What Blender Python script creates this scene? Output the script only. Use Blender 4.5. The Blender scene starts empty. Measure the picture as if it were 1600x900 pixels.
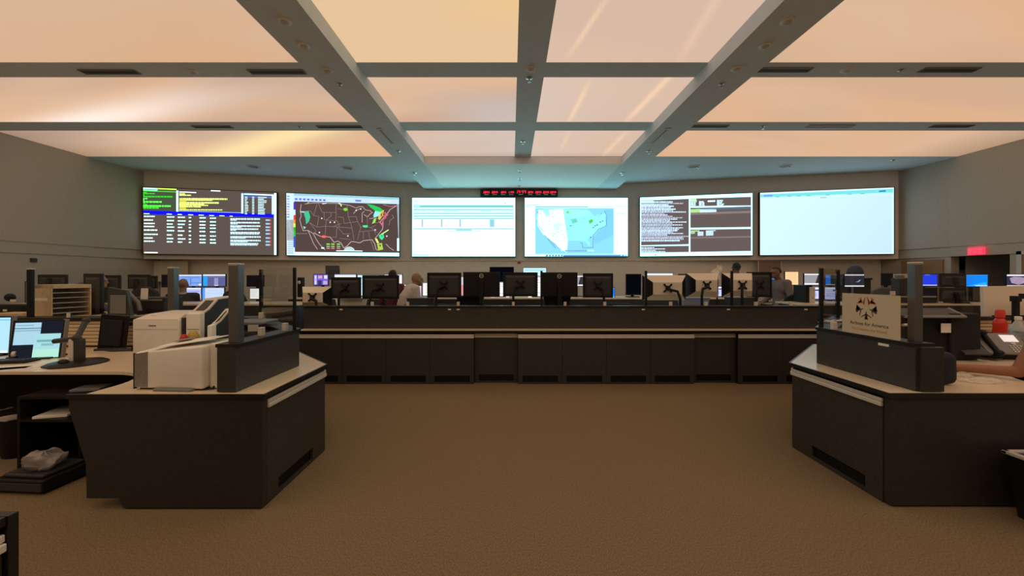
import bpy, bmesh, math, random
from mathutils import Vector, Matrix, noise
random.seed(7)
R = math.radians
scene = bpy.context.scene
C = scene.collection

# ------------------------------------------------------------------ camera
FPX = 600.0            # focal length in pixels of the 1600x900 frame
VX, VY = 799.0, 431.0  # vanishing point of the room axis
EYE = 1.55
cam_d = bpy.data.cameras.new('camera')
cam_d.sensor_width = 36.0
cam_d.lens = FPX / 1600.0 * 36.0
cam_d.shift_x = (800.0 - VX) / 1600.0
cam_d.shift_y = (VY - 450.0) / 1600.0
cam_d.clip_start = 0.05
cam = bpy.data.objects.new('camera', cam_d)
C.objects.link(cam)
cam.location = (0, 0, EYE)
cam.rotation_euler = (R(90), 0, 0)
scene.camera = cam

# ------------------------------------------------------------------ light and exposure
PANEL_GAIN = 1.03       # luminous ceiling panels
NEAR_FILL_GAIN = 1.7        # boost added to near-end panels as fill for surfaces facing the camera
SCREEN_GAIN = 1.15     # displays
scene.view_settings.view_transform = 'Standard'
scene.view_settings.look = 'None'
scene.view_settings.gamma = 1.0
scene.view_settings.exposure = 0.0
scene.view_settings.use_curve_mapping = False
w = bpy.data.worlds.new('world')
scene.world = w
w.use_nodes = True
w.node_tree.nodes['Background'].inputs[0].default_value = (0, 0, 0, 1)
w.node_tree.nodes['Background'].inputs[1].default_value = 0.0

# ------------------------------------------------------------------ helpers
def P(px, py, d):
    return Vector(((px - VX) / FPX * d, d, EYE - (py - VY) / FPX * d))

def s2l(c):
    out = []
    for v in c[:3]:
        v = v / 255.0
        out.append(v / 12.92 if v <= 0.04045 else ((v + 0.055) / 1.055) ** 2.4)
    return tuple(out)

class MB:
    def __init__(self):
        self.bm = bmesh.new()
    def _merge(self, t, M=None):
        if M is not None:
            bmesh.ops.transform(t, matrix=M, verts=t.verts)
        me = bpy.data.meshes.new('tmp')
        t.to_mesh(me); t.free()
        self.bm.from_mesh(me)
        bpy.data.meshes.remove(me)
        return self
    def box(self, x0, x1, y0, y1, z0, z1, bev=0.0, seg=2, M=None):
        t = bmesh.new()
        bmesh.ops.create_cube(t, size=1.0)
        bmesh.ops.scale(t, vec=(x1 - x0, y1 - y0, z1 - z0), verts=t.verts)
        bmesh.ops.translate(t, vec=((x0 + x1) / 2, (y0 + y1) / 2, (z0 + z1) / 2), verts=t.verts)
        if bev > 0:
            bmesh.ops.bevel(t, geom=list(t.edges), offset=bev, segments=seg, affect='EDGES', profile=0.5)
        return self._merge(t, M)
    def prism(self, poly, z0, z1, bev=0.0, M=None):
        t = bmesh.new()
        a = [t.verts.new((p[0], p[1], z0)) for p in poly]
        b = [t.verts.new((p[0], p[1], z1)) for p in poly]
        n = len(poly)
        t.faces.new(a[::-1]); t.faces.new(b)
        for i in range(n):
            j = (i + 1) % n
            t.faces.new((a[i], a[j], b[j], b[i]))
        bmesh.ops.recalc_face_normals(t, faces=t.faces)
        if bev > 0:
            bmesh.ops.bevel(t, geom=list(t.edges), offset=bev, segments=2, affect='EDGES', profile=0.5)
        return self._merge(t, M)
    def hull(self, quads_a, quads_b, M=None):
        """loft between two equal-length loops (closed solid)"""
        t = bmesh.new()
        a = [t.verts.new(p) for p in quads_a]; b = [t.verts.new(p) for p in quads_b]
        n = len(a)
        t.faces.new(a[::-1]); t.faces.new(b)
        for i in range(n):
            j = (i + 1) % n
            t.faces.new((a[i], a[j], b[j], b[i]))
        bmesh.ops.recalc_face_normals(t, faces=t.faces)
        return self._merge(t, M)
    def face(self, pts):
        vs = [self.bm.verts.new(p) for p in pts]
        self.bm.faces.new(vs)
        return self
    def cyl(self, p0, p1, r0, r1=None, seg=16):
        p0 = Vector(p0); p1 = Vector(p1)
        if r1 is None: r1 = r0
        t = bmesh.new()
        L = (p1 - p0).length
        bmesh.ops.create_cone(t, cap_ends=True, segments=seg, radius1=r0, radius2=r1, depth=L)
        q = (p1 - p0).to_track_quat('Z', 'Y').to_matrix().to_4x4()
        q.translation = (p0 + p1) / 2
        return self._merge(t, q)
    def ball(self, c, r, u=16, v=10, M=None):
        t = bmesh.new()
        if not hasattr(r, '__len__'): r = (r, r, r)
        bmesh.ops.create_uvsphere(t, u_segments=u, v_segments=v, radius=1.0)
        bmesh.ops.scale(t, vec=r, verts=t.verts)
        if M is not None: bmesh.ops.transform(t, matrix=M, verts=t.verts)
        bmesh.ops.translate(t, vec=c, verts=t.verts)
        return self._merge(t)
    def cap(self, p0, p1, r0, r1, seg=12):
        """rounded tapered capsule"""
        self.cyl(p0, p1, r0, r1, seg)
        self.ball(p0, r0, seg, 8); self.ball(p1, r1, seg, 8)
        return self
    def tube(self, pts, r, seg=8):
        pts = [Vector(p) for p in pts]
        for i in range(len(pts) - 1):
            if (pts[i + 1] - pts[i]).length > 1e-5:
                self.cyl(pts[i], pts[i + 1], r, r, seg)
        for p in pts[1:-1]:
            self.ball(p, r, seg, 6)
        return self
    def lathe(self, prof, c=(0, 0, 0), seg=24):
        t = bmesh.new()
        rings = []
        for r, z in prof:
            rings.append([t.verts.new((c[0] + r * math.cos(2 * math.pi * k / seg), c[1] + r * math.sin(2 * math.pi * k / seg), c[2] + z)) for k in range(seg)])
        for i in range(len(rings) - 1):
            for k in range(seg):
                j = (k + 1) % seg
                t.faces.new((rings[i][k], rings[i][j], rings[i + 1][j], rings[i + 1][k]))
        t.faces.new(rings[0][::-1]); t.faces.new(rings[-1])
        bmesh.ops.recalc_face_normals(t, faces=t.faces)
        return self._merge(t)
    def build(self, name, mat, parent=None, smooth=False, M=None):
        me = bpy.data.meshes.new(name)
        if M is not None:
            bmesh.ops.transform(self.bm, matrix=M, verts=self.bm.verts)
        else:
            top = parent
            while top is not None and top.parent is not None: top = top.parent
            if top is not None and top.get('_w'):
                bmesh.ops.translate(self.bm, vec=-top.location, verts=self.bm.verts)
        self.bm.to_mesh(me); self.bm.free()
        if smooth:
            for p in me.polygons: p.use_smooth = True
            try: me.set_sharp_from_angle(angle=R(40))
            except Exception: pass
        me.materials.append(mat)
        o = bpy.data.objects.new(name, me)
        C.objects.link(o)
        if parent is not None: o.parent = parent
        return o

def tag(o, label=None, cat=None, group=None, kind=None):
    if label: o['label'] = label
    if cat: o['category'] = cat
    if group: o['group'] = group
    if kind: o['kind'] = kind
    return o

WORLDS = []
def thing(name, label, cat, loc=(0, 0, 0), rotz=0.0, group=None, world=False):
    """an Empty at the thing's base; world=True: parts are given in world coordinates"""
    o = bpy.data.objects.new(name, None)
    o.empty_display_size = 0.1
    C.objects.link(o)
    o.location = loc
    o.rotation_euler = (0, 0, rotz)
    if world:
        o['_w'] = 1; WORLDS.append(o)
    return tag(o, label, cat, group)

def struct(name, mb, mat):
    return tag(mb.build(name, mat), kind='structure')

def solo(name, mb, mat, label, cat, loc, group=None, smooth=False):
    """a one-mesh thing whose geometry is given around loc as origin"""
    o = mb.build(name, mat, None, smooth)
    o.location = loc
    return tag(o, label, cat, group)

def path_poly(pts, t0, t1):
    """polygon of a mitred strip along pts between left offsets t0 and t1"""
    pts = [Vector((p[0], p[1])) for p in pts]
    def off(t):
        out = []
        for i, p in enumerate(pts):
            ns = []
            if i > 0:
                d = (pts[i] - pts[i - 1]).normalized(); ns.append(Vector((-d.y, d.x)))
            if i < len(pts) - 1:
                d = (pts[i + 1] - pts[i]).normalized(); ns.append(Vector((-d.y, d.x)))
            n = sum(ns, Vector((0, 0))).normalized()
            k = 1.0 / max(0.3, n.dot(ns[0]))
            out.append(p + n * t * k)
        return out
    return off(t0) + off(t1)[::-1]

# ------------------------------------------------------------------ materials
def mat(name, col, rough=0.6, metal=0.0, spec=0.5, nscale=0.0, namt=0.0, bump=0.0, bscale=200.0):
    m = bpy.data.materials.new(name); m.use_nodes = True
    nt = m.node_tree; b = nt.nodes['Principled BSDF']
    b.inputs['Base Color'].default_value = (*col, 1)
    b.inputs['Roughness'].default_value = rough
    b.inputs['Metallic'].default_value = metal
    b.inputs['Specular IOR Level'].default_value = spec
    if nscale or bump:
        tc = nt.nodes.new('ShaderNodeTexCoord')
    if nscale:
        n = nt.nodes.new('ShaderNodeTexNoise'); n.inputs['Scale'].default_value = nscale; n.inputs['Detail'].default_value = 5
        nt.links.new(tc.outputs['Object'], n.inputs['Vector'])
        r = nt.nodes.new('ShaderNodeValToRGB')
        r.color_ramp.elements[0].position = 0.3; r.color_ramp.elements[1].position = 0.7
        r.color_ramp.elements[0].color = (*[c * (1 - namt) for c in col], 1)
        r.color_ramp.elements[1].color = (*[min(1, c * (1 + namt)) for c in col], 1)
        nt.links.new(n.outputs['Fac'], r.inputs['Fac'])
        nt.links.new(r.outputs['Color'], b.inputs['Base Color'])
    if bump:
        n2 = nt.nodes.new('ShaderNodeTexNoise'); n2.inputs['Scale'].default_value = bscale; n2.inputs['Detail'].default_value = 3
        nt.links.new(tc.outputs['Object'], n2.inputs['Vector'])
        bp = nt.nodes.new('ShaderNodeBump'); bp.inputs['Strength'].default_value = bump; bp.inputs['Distance'].default_value = 0.01
        nt.links.new(n2.outputs['Fac'], bp.inputs['Height'])
        nt.links.new(bp.outputs['Normal'], b.inputs['Normal'])
    return m

def mat_attr_emit(name, gain):
    m = bpy.data.materials.new(name); m.use_nodes = True
    nt = m.node_tree; nt.nodes.clear()
    a = nt.nodes.new('ShaderNodeAttribute'); a.attribute_name = 'col'
    e = nt.nodes.new('ShaderNodeEmission'); e.inputs['Strength'].default_value = gain
    o = nt.nodes.new('ShaderNodeOutputMaterial')
    nt.links.new(a.outputs['Color'], e.inputs['Color']); nt.links.new(e.outputs[0], o.inputs[0])
    return m

def mat_attr(name, rough=0.6):
    m = bpy.data.materials.new(name); m.use_nodes = True
    nt = m.node_tree; b = nt.nodes['Principled BSDF']
    a = nt.nodes.new('ShaderNodeAttribute'); a.attribute_name = 'col'
    nt.links.new(a.outputs['Color'], b.inputs['Base Color']); b.inputs['Roughness'].default_value = rough
    return m

def mat_emit(name, col, s):
    m = bpy.data.materials.new(name); m.use_nodes = True
    b = m.node_tree.nodes['Principled BSDF']
    b.inputs['Base Color'].default_value = (*[c * .3 for c in col], 1)
    b.inputs['Emission Color'].default_value = (*col, 1); b.inputs['Emission Strength'].default_value = s
    return m

def mat_glass(name, tint, gloss=0.08):
    m = bpy.data.materials.new(name); m.use_nodes = True
    nt = m.node_tree; nt.nodes.clear()
    t = nt.nodes.new('ShaderNodeBsdfTransparent'); t.inputs[0].default_value = (*tint, 1)
    g = nt.nodes.new('ShaderNodeBsdfGlossy'); g.inputs['Roughness'].default_value = 0.02
    f = nt.nodes.new('ShaderNodeFresnel'); f.inputs['IOR'].default_value = 1.5
    x = nt.nodes.new('ShaderNodeMixShader'); o = nt.nodes.new('ShaderNodeOutputMaterial')
    ge = nt.nodes.new('ShaderNodeNewGeometry'); mu = nt.nodes.new('ShaderNodeMath'); mu.operation = 'MULTIPLY_ADD'   # reflect at the outer face only
    iv = nt.nodes.new('ShaderNodeMath'); iv.operation = 'SUBTRACT'; iv.inputs[0].default_value = 1.0
    nt.links.new(ge.outputs['Backfacing'], iv.inputs[1]); nt.links.new(f.outputs[0], mu.inputs[0]); nt.links.new(iv.outputs[0], mu.inputs[1]); mu.inputs[2].default_value = 0.0
    nt.links.new(mu.outputs[0], x.inputs[0]); nt.links.new(t.outputs[0], x.inputs[1]); nt.links.new(g.outputs[0], x.inputs[2])
    nt.links.new(x.outputs[0], o.inputs[0])
    return m

def carpet():
    m = bpy.data.materials.new('carpet'); m.use_nodes = True
    nt = m.node_tree; b = nt.nodes['Principled BSDF']; b.inputs['Roughness'].default_value = 0.95
    b.inputs['Specular IOR Level'].default_value = 0.1
    tc = nt.nodes.new('ShaderNodeTexCoord')
    n = nt.nodes.new('ShaderNodeTexNoise'); n.inputs['Scale'].default_value = 95; n.inputs['Detail'].default_value = 8; n.inputs['Roughness'].default_value = 0.75
    n3 = nt.nodes.new('ShaderNodeTexNoise'); n3.inputs['Scale'].default_value = 1.1; n3.inputs['Detail'].default_value = 3
    mp = nt.nodes.new('ShaderNodeMapping'); mp.inputs['Scale'].default_value = (1.6, 0.9, 1)
    nt.links.new(tc.outputs['Object'], mp.inputs[0]); nt.links.new(mp.outputs[0], n.inputs['Vector']); nt.links.new(tc.outputs['Object'], n3.inputs['Vector'])
    r = nt.nodes.new('ShaderNodeValToRGB')
    e = r.color_ramp.elements
    e[0].position = 0.35; e[0].color = (0.145, 0.100, 0.052, 1)
    e[1].position = 0.68; e[1].color = (0.41, 0.32, 0.195, 1)
    k = e.new(0.5); k.color = (0.262, 0.188, 0.104, 1)
    nt.links.new(n.outputs['Fac'], r.inputs['Fac'])
    mx = nt.nodes.new('ShaderNodeMix'); mx.data_type = 'RGBA'; mx.blend_type = 'MULTIPLY'; mx.inputs['Factor'].default_value = 0.35
    r2 = nt.nodes.new('ShaderNodeValToRGB'); r2.color_ramp.elements[0].color = (0.7, 0.7, 0.7, 1); r2.color_ramp.elements[1].color = (1, 1, 1, 1)
    nt.links.new(n3.outputs['Fac'], r2.inputs['Fac'])
    nt.links.new(r.outputs['Color'], mx.inputs['A']); nt.links.new(r2.outputs['Color'], mx.inputs['B'])
    nt.links.new(mx.outputs['Result'], b.inputs['Base Color'])
    bp = nt.nodes.new('ShaderNodeBump'); bp.inputs['Strength'].default_value = 0.6; bp.inputs['Distance'].default_value = 0.012
    nt.links.new(n.outputs['Fac'], bp.inputs['Height']); nt.links.new(bp.outputs['Normal'], b.inputs['Normal'])
    return m

M = {}
M['carpet'] = carpet()
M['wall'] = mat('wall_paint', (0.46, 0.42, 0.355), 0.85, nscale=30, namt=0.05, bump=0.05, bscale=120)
M['wall_low'] = mat('wall_lower_lit', (0.88, 0.82, 0.73), 0.85, nscale=20, namt=0.04)  # lightened past the side walls, extra brightness put into the colour
M['wall_up'] = mat('screen_wall_lit', (0.84, 0.79, 0.71), 0.85, nscale=20, namt=0.04)  # lightened so the wall colour carries glow from the screens
M['ceil'] = mat('ceiling_paint', (0.86, 0.86, 0.85), 0.8, nscale=10, namt=0.02)
M['beam'] = mat('grey_beam_paint', (0.64, 0.71, 0.75), 0.8, nscale=10, namt=0.03)
M['lam'] = mat('dark_laminate', (0.041, 0.038, 0.032), 0.5, nscale=60, namt=0.25, bump=0.05, bscale=300)
M['lamd'] = mat('darker_laminate', (0.029, 0.026, 0.022), 0.5, nscale=50, namt=0.2)
M['edge'] = mat('black_edge_band', (0.012, 0.011, 0.010), 0.4)
M['top'] = mat('worktop_laminate', (0.82, 0.67, 0.47), 0.26, nscale=250, namt=0.14)
M['rail'] = mat('aluminium_rail', (0.86, 0.82, 0.74), 0.4, 0.3)
M['post'] = mat('grey_metal_post', (0.20, 0.20, 0.20), 0.35, 0.8)
M['blk'] = mat('black_plastic', (0.010, 0.010, 0.011), 0.45, spec=.25)
M['blk2'] = mat('charcoal_plastic', (0.035, 0.034, 0.033), 0.5, nscale=80, namt=0.15)
M['blkm'] = mat('black_matte', (0.008, 0.008, 0.008), 0.8)
M['grill'] = mat('vent_black', (0.006, 0.006, 0.006), 0.6)
M['gry'] = mat('grey_plastic', (0.22, 0.21, 0.20), 0.5)
M['lgry'] = mat('light_grey_plastic', (0.60, 0.57, 0.52), 0.5)
M['tan'] = mat('tan_metal', (0.82, 0.73, 0.60), 0.4, 0.0)
M['white'] = mat('off_white_plastic', (0.88, 0.84, 0.74), 0.45, nscale=15, namt=0.03)
M['paper'] = mat('paper', (0.90, 0.85, 0.76), 0.8)
M['wood'] = mat('tan_wood', (0.68, 0.51, 0.30), 0.5, nscale=18, namt=0.12)
M['door'] = mat('brown_door', (0.30, 0.17, 0.07), 0.5, nscale=10, namt=0.15)
M['navy'] = mat('navy_fabric', (0.018, 0.020, 0.028), 0.9, nscale=120, namt=0.3, bump=0.1)
M['slat'] = mat('tan_slat', (0.78, 0.62, 0.40), 0.5)
M['glass'] = mat_glass('clear_glass', (0.955, 0.965, 0.96))
M['clip'] = mat('pale_clip', (0.72, 0.66, 0.55), 0.4, 0.0)
M['emit'] = mat_attr_emit('screen_glow', SCREEN_GAIN)
M['panel'] = mat_attr_emit('luminous_panel', PANEL_GAIN)
M['panel_fill'] = mat_attr_emit('luminous_panel_fill', PANEL_GAIN * NEAR_FILL_GAIN)
M['attr'] = mat_attr('printed_colours')
M['red'] = mat('red_plastic', (0.65, 0.03, 0.015), 0.35)
M['yel'] = mat('yellow_plastic', (0.55, 0.40, 0.08), 0.35)
M['redglow'] = mat_emit('red_digits', (1.0, 0.02, 0.06), 1.3)
M['exit'] = mat_emit('exit_red', (1.0, 0.03, 0.08), 1.6)
M['fabric'] = mat('chair_fabric', (0.014, 0.014, 0.016), 0.9, nscale=90, namt=0.3)
M['fabgry'] = mat('grey_chair_fabric', (0.13, 0.13, 0.14), 0.9)
M['fabblue'] = mat('blue_grey_fabric', (0.06, 0.065, 0.10), 0.9)
M['speck'] = mat('grey_speckled_vent', (0.25, 0.23, 0.19), 0.7, nscale=300, namt=0.5)
M['wrap'] = mat('clear_wrap', (0.90, 0.84, 0.74), .18)
M['wrap'].node_tree.nodes['Principled BSDF'].inputs['Alpha'].default_value = .38
M['chrome'] = mat('chrome', (0.6, 0.6, 0.6), 0.25, 1.0)

# ------------------------------------------------------------------ flat coloured pictures (screens, signs)
class PIC:
    """coloured patches on a plane: x to the right, z up, facing -y; layers sit 0.6 mm apart"""
    hdr = False
    def __init__(self, w, h, base, step=0.0006):
        self.w, self.h, self.step = w, h, step
        self.items = []
        self.n = 0
        self.rect(0, 0, 1, 1, base)
    def poly(self, uv, col):
        y = -self.step * min(self.n, 12)
        c = s2l(col)
        if self.hdr:
            L = .3 * c[0] + .59 * c[1] + .11 * c[2]
            q = max(0.0, min(1.0, (L - .55) / .35))
            c = (c[0] * (1 + .14 * q), c[1] * (1 + 1.2 * q), c[2] * (1 + 1.25 * q))
        self.items.append(([((u - .5) * self.w, y, (1 - v) * self.h) for u, v in uv], c))
    def layer(self): self.n += 1
    def rect(self, u0, v0, u1, v1, col):
        self.poly([(u0, v0), (u0, v1), (u1, v1), (u1, v0)], col)
    def line(self, pts, wd, col):
        a = self.w / self.h
        for (x0, y0), (x1, y1) in zip(pts[:-1], pts[1:]):
            dx, dy = (x1 - x0) * a, (y1 - y0)
            L = math.hypot(dx, dy) or 1e-6
            nx, ny = -dy / L * wd / a, dx / L * wd
            self.poly([(x0 + nx, y0 + ny), (x0 - nx, y0 - ny), (x1 - nx, y1 - ny), (x1 + nx, y1 + ny)], col)
    def build(self, name, parent, mat=None, M4=None):
        verts, faces, cols = [], [], []
        for pts, c in self.items:
            n0 = len(verts)
            verts += pts
            faces.append(list(range(n0, n0 + len(pts))))
            cols.append(c)
        me = bpy.data.meshes.new(name)
        me.from_pydata(verts, [], faces)
        at = me.color_attributes.new('col', 'FLOAT_COLOR', 'CORNER')
        k = 0
        for p, c in zip(me.polygons, cols):
            for _ in p.loop_indices:
                at.data[k].color = (*c, 1); k += 1
        # patches must face -y
        for p in me.polygons:
            if p.normal.y > 0: p.flip()
        me.update()
        if M4 is not None: me.transform(M4)
        me.materials.append(mat or M['emit'])
        o = bpy.data.objects.new(name, me); C.objects.link(o)
        if parent is not None: o.parent = parent
        return o

def text_mesh(name, body, size, mat_, parent, M4, depth=0.0006, align='CENTER', shear=0.0):
    cu = bpy.data.curves.new(name, 'FONT'); cu.body = body; cu.size = size
    cu.align_x = align; cu.align_y = 'CENTER'; cu.extrude = depth; cu.shear = shear
    o = bpy.data.objects.new(name, cu); C.objects.link(o)
    dg = bpy.context.evaluated_depsgraph_get()
    me = bpy.data.meshes.new_from_object(o.evaluated_get(dg))
    bpy.data.objects.remove(o); bpy.data.curves.remove(cu)
    me.transform(M4)
    me.name = name
    me.materials.clear(); me.materials.append(mat_)
    o = bpy.data.objects.new(name, me); C.objects.link(o)
    if parent is not None: o.parent = parent
    return o
# plane matrices: text x/y -> world axes
FACE_CAM = Matrix(((1, 0, 0, 0), (0, 0, -1, 0), (0, 1, 0, 0), (0, 0, 0, 1)))
# ================================================================== THE SETTING
XL, XR = -8.63, 9.07
YB = -3.2
ZP, ZB = 3.97, 3.81        # height of the panels and of the dropped beams
BX = (-2.258, -1.76, 0.067, 0.393, 2.237, 2.73)
ROWS = [(-2.10, -0.73), (-0.40, 0.97), (1.30, 2.66), (2.99, 4.36), (4.68, 6.05), (6.40, 7.80)]
LW = [(-8.63, 7.95), (-8.50, 8.88), (-2.75, 10.09), (3.20, 10.09), (8.95, 8.88), (9.07, 7.95)]

struct('floor', MB().box(XL - .3, XR + 2.2, YB - .2, 11.0, -0.1, 0.0), M['carpet'])

cl = MB()
cl.box(XL - .2, XR + .2, YB - .2, 11.0, ZP + .12, ZP + .2)             # slab above everything
prev = YB
for (a, b) in ROWS:
    cl.box(XL, XR, prev, a, ZP, ZP + .13); prev = b
cl.box(XL, XR, prev, 10.4, ZP, ZP + .13)
cl.box(BX[2], BX[3], YB, 7.8, ZP - .012, ZP + .13)                      # flush centre rib
struct('ceiling', cl, M['beam'])
bl = MB().box(BX[0], BX[1], YB, 10.2, ZB, ZP + .12)
struct('trim_1', bl, M['beam'])
br = MB().box(BX[4], BX[5], YB, 10.2, ZB, ZP + .12)
struct('trim_2', br, M['beam'])
struct('trim_3', MB().box(BX[1], BX[4], 7.80, 10.2, ZB + .012, ZP + .02), M['ceil'])   # lowered soffit

# back wall: upper screen wall overhangs a flatter lower wall
struct('wall_back', MB().prism(LW[1:5] + [(8.95, 10.6), (-8.5, 10.6)], 1.945, ZP + .1), M['wall_up'])
lo = [(-8.60, 7.95), (-8.54, 9.35), (-2.75, 10.13), (3.20, 10.13), (9.0, 9.35), (9.04, 7.95)]
struct('wall_back_lower', MB().prism(lo[1:5] + [(9.0, 10.6), (-8.54, 10.6)], 0, 1.945), M['wall_low'])
# left wall with a stepped band
wl = MB()
wl.box(XL - .2, XL, YB, 7.95, 2.15, ZP + .1)
wl.box(XL - .2, XL - .03, YB, 7.95, 0, 2.15)
wl.box(XL - .2, XL - .012, YB, 7.95, 1.95, 2.15)
wl.prism([LW[0], LW[1], (-8.5, 9.5), (-9.0, 9.5), (-9.0, 7.95)], 2.15, ZP + .1)
wl.prism([(-8.65, 7.95), (-8.53, 8.9), (-8.53, 9.5), (-9.0, 9.5), (-9.0, 7.95)], 1.945, 2.15)
wl.prism([(-8.66, 7.95), (-8.57, 9.0), (-8.57, 9.5), (-9.0, 9.5), (-9.0, 7.95)], 0, 1.945)
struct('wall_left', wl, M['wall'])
# right wall with an alcove
wr = MB()
wr.box(XR, XR + .2, YB, 7.95, 2.15, ZP + .1)
wr.box(XR + .012, XR + .2, YB, 7.95, 1.95, 2.15)
wr.box(XR + .03, XR + .2, YB, 7.01, 0, 1.95)
wr.prism([LW[5], LW[4], (8.95, 9.5), (9.4, 9.5), (9.4, 7.95)], 2.15, ZP + .1)
wr.prism([(9.09, 7.95), (8.98, 8.9), (8.98, 9.5), (9.4, 9.5), (9.4, 7.95)], 1.945, 2.15)
wr.prism([(9.10, 7.95), (9.02, 9.0), (9.02, 9.5), (9.4, 9.5), (9.4, 7.95)], 0, 1.945)
wr.box(XR + 1.3, XR + 1.5, 6.7, 8.3, 0, 2.6)                              # far wall of the alcove
wr.box(XR + .2, XR + 1.4, 7.95, 8.1, 0, 2.6)
wr.box(XR + .2, XR + 1.4, 6.86, 7.01, 0, 2.6)
wr.box(XR + .2, XR + 1.4, 6.86, 8.1, 2.45, 2.6)
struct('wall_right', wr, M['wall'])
struct('wall_rear', MB().box(XL - .2, XR + .2, YB - .2, YB, 0, ZP + .1), M['wall'])

# brown door on the right chamfer, white-framed door further forward
d1 = MB()
q = Vector((9.02 - 9.10, 9.0 - 7.95, 0)).normalized()
Md = Matrix(((q.x, -q.y, 0, 9.10 + q.x * .12), (q.y, q.x, 0, 7.95 + q.y * .12), (0, 0, 1, 0), (0, 0, 0, 1)))
d1.box(0.0, 0.80, 0.0, .035, 0.01, 1.90, .004, M=Md)
dd = struct('door_1', d1, M['door'])
d1 = MB(); d1.cyl(Md @ Vector((.1, .03, .95)), Md @ Vector((.1, .09, .95)), .012); d1.cyl(Md @ Vector((.1, .085, .95)), Md @ Vector((.22, .085, .95)), .010)
d1.build('door_handle', M['chrome'], dd)
d2 = MB(); d2.box(XR - .005, XR + .03, 5.98, 6.82, 0.01, 1.93, .004)
dd = struct('door_2', d2, M['door'])
d2 = MB()
d2.box(XR - .015, XR + .03, 5.90, 5.98, 0, 1.99); d2.box(XR - .015, XR + .03, 6.82, 6.89, 0, 1.99); d2.box(XR - .015, XR + .03, 5.90, 6.89, 1.93, 1.99)
d2.build('door_frame', M['lgry'], dd)

# ================================================================== LUMINOUS CEILING PANELS
def panel_colour(ci, ri, x, y, u, v):
    """printed sky of a backlit panel plus painted shade by the side walls, linear rgb"""
    q_ = y + x * .28 * (1 if ci < 2 else -1)                       # streaks run on the slant
    n = 1.3 * noise.fractal(Vector((x * .22 + ri * 3.1, q_ * .75 + ci * 5.3, 1.7)), 0.9, 2.0, 4)
    n2 = 1.3 * noise.fractal(Vector((x * .14 - 4, q_ * .6 + ci * 2.3, 8.2 + ri)), 0.9, 2.0, 3)
    warm = Vector((0.78, 0.545, 0.315)); pale = Vector((0.76, 0.60, 0.42)); grey = Vector((0.56, 0.46, 0.36)); gold = Vector((0.86, 0.61, 0.27))
    c = warm.lerp(pale, max(0, min(1, .45 + n)))
    c = c.lerp(grey, max(0, min(.6, -n2 * 1.1)))
    if ci == 0:      # far left column
        if ri == 4: c = c.lerp(Vector((1.15, 1.10, .96)), .95 * math.exp(-((x + 6.6 + (y - 6) * 2.6) / .95) ** 2) * min(1, max(0, (y - 4.8) / 1.1)))
        if ri == 5:
            c = c.lerp(Vector((1.10, .98, .50)), .9 * math.exp(-((x + 4.3 + (y - 6.9) * 1.7) / .8) ** 2))
            c = c * (0.55 + 0.45 * min(1, max(0, (x + 8.7) / 2.0)))  # shade towards the left wall multiplied into the panel colour
        if ri == 3: c = c.lerp(Vector((.68, .50, .30)), .5)
    if ci == 1:
        if ri <= 3: c = c.lerp(Vector((.86, .70, .42)), .75); c = c.lerp(Vector((.95, .74, .25)), .8 * max(0, u - .55) / .45 * max(0, 1 - v * 1.6))
        if ri == 4: c = c.lerp(Vector((.60, .62, .60)), .75 * max(0, min(1, (u - .25) / .5)) * max(0, min(1, (v - .1) / .5)))
        if ri == 5: c = c.lerp(Vector((.68, .68, .62)), .45 + .4 * u) * (1 - .18 * max(0, (v - .75) / .25))
    if ci == 2:
        c = c.lerp(Vector((.74, .56, .40)), .6)
        if ri >= 4: c = c.lerp(Vector((.74, .74, .66)), .6 - .3 * u)
        if ri == 5: c = c * (1 - .15 * max(0, (v - .8) / .2))
        if ri == 3: c = c.lerp(Vector((.74, .68, .58)), .35)
    if ci == 3:
        c = c.lerp(Vector((.75, .54, .33)), .4)
        if ri == 5: c = c * (0.6 + 0.4 * min(1, max(0, (9.2 - x) / 1.6)))  # shading near the right wall painted into the panel colour
    return Vector((c.x * .94, c.y * .81, c.z * .81))

def trail(p, x, y):
    """vapour trails printed on the right-hand centre panels"""
    best = 0.0
    for (x0, y0, x1, y1, wd, s) in p:
        d = Vector((x1 - x0, y1 - y0)); L = d.length; d /= L
        r = Vector((x - x0, y - y0)); t = r.dot(d)
        if -0.1 < t < L + .1:
            k = abs(r.x * d.y - r.y * d.x)
            best = max(best, s * math.exp(-(k / wd) ** 2) * min(1, (t + .1) / .5) * min(1, (L + .1 - t) / .5))
    return best
TR = [(0.87, 3.2, 0.62, 4.3, .025, .7), (0.98, 4.75, 0.90, 6.2, .035, .8), (.98, 6.3, .95, 7.5, .04, .4), (1.95, 4.4, 1.80, 6.1, .05, .8), (1.95, 6.3, 1.85, 7.8, .05, .6), (1.75, 2.9, 1.9, 4.4, .05, .3)]
COLS = [(XL + .005, BX[0] + .02, 70), (BX[1] - .0, BX[2] + .02, 40), (BX[3] - .02, BX[4] + .0, 70), (BX[5] - .02, XR - .005, 70)]
CN = ['far left', 'left of the centre rib', 'right of the centre rib', 'far right']
RN = {5: 'row nearest the screen wall', 4: 'second row from the screen wall', 3: 'third row from the screen wall'}
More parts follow.
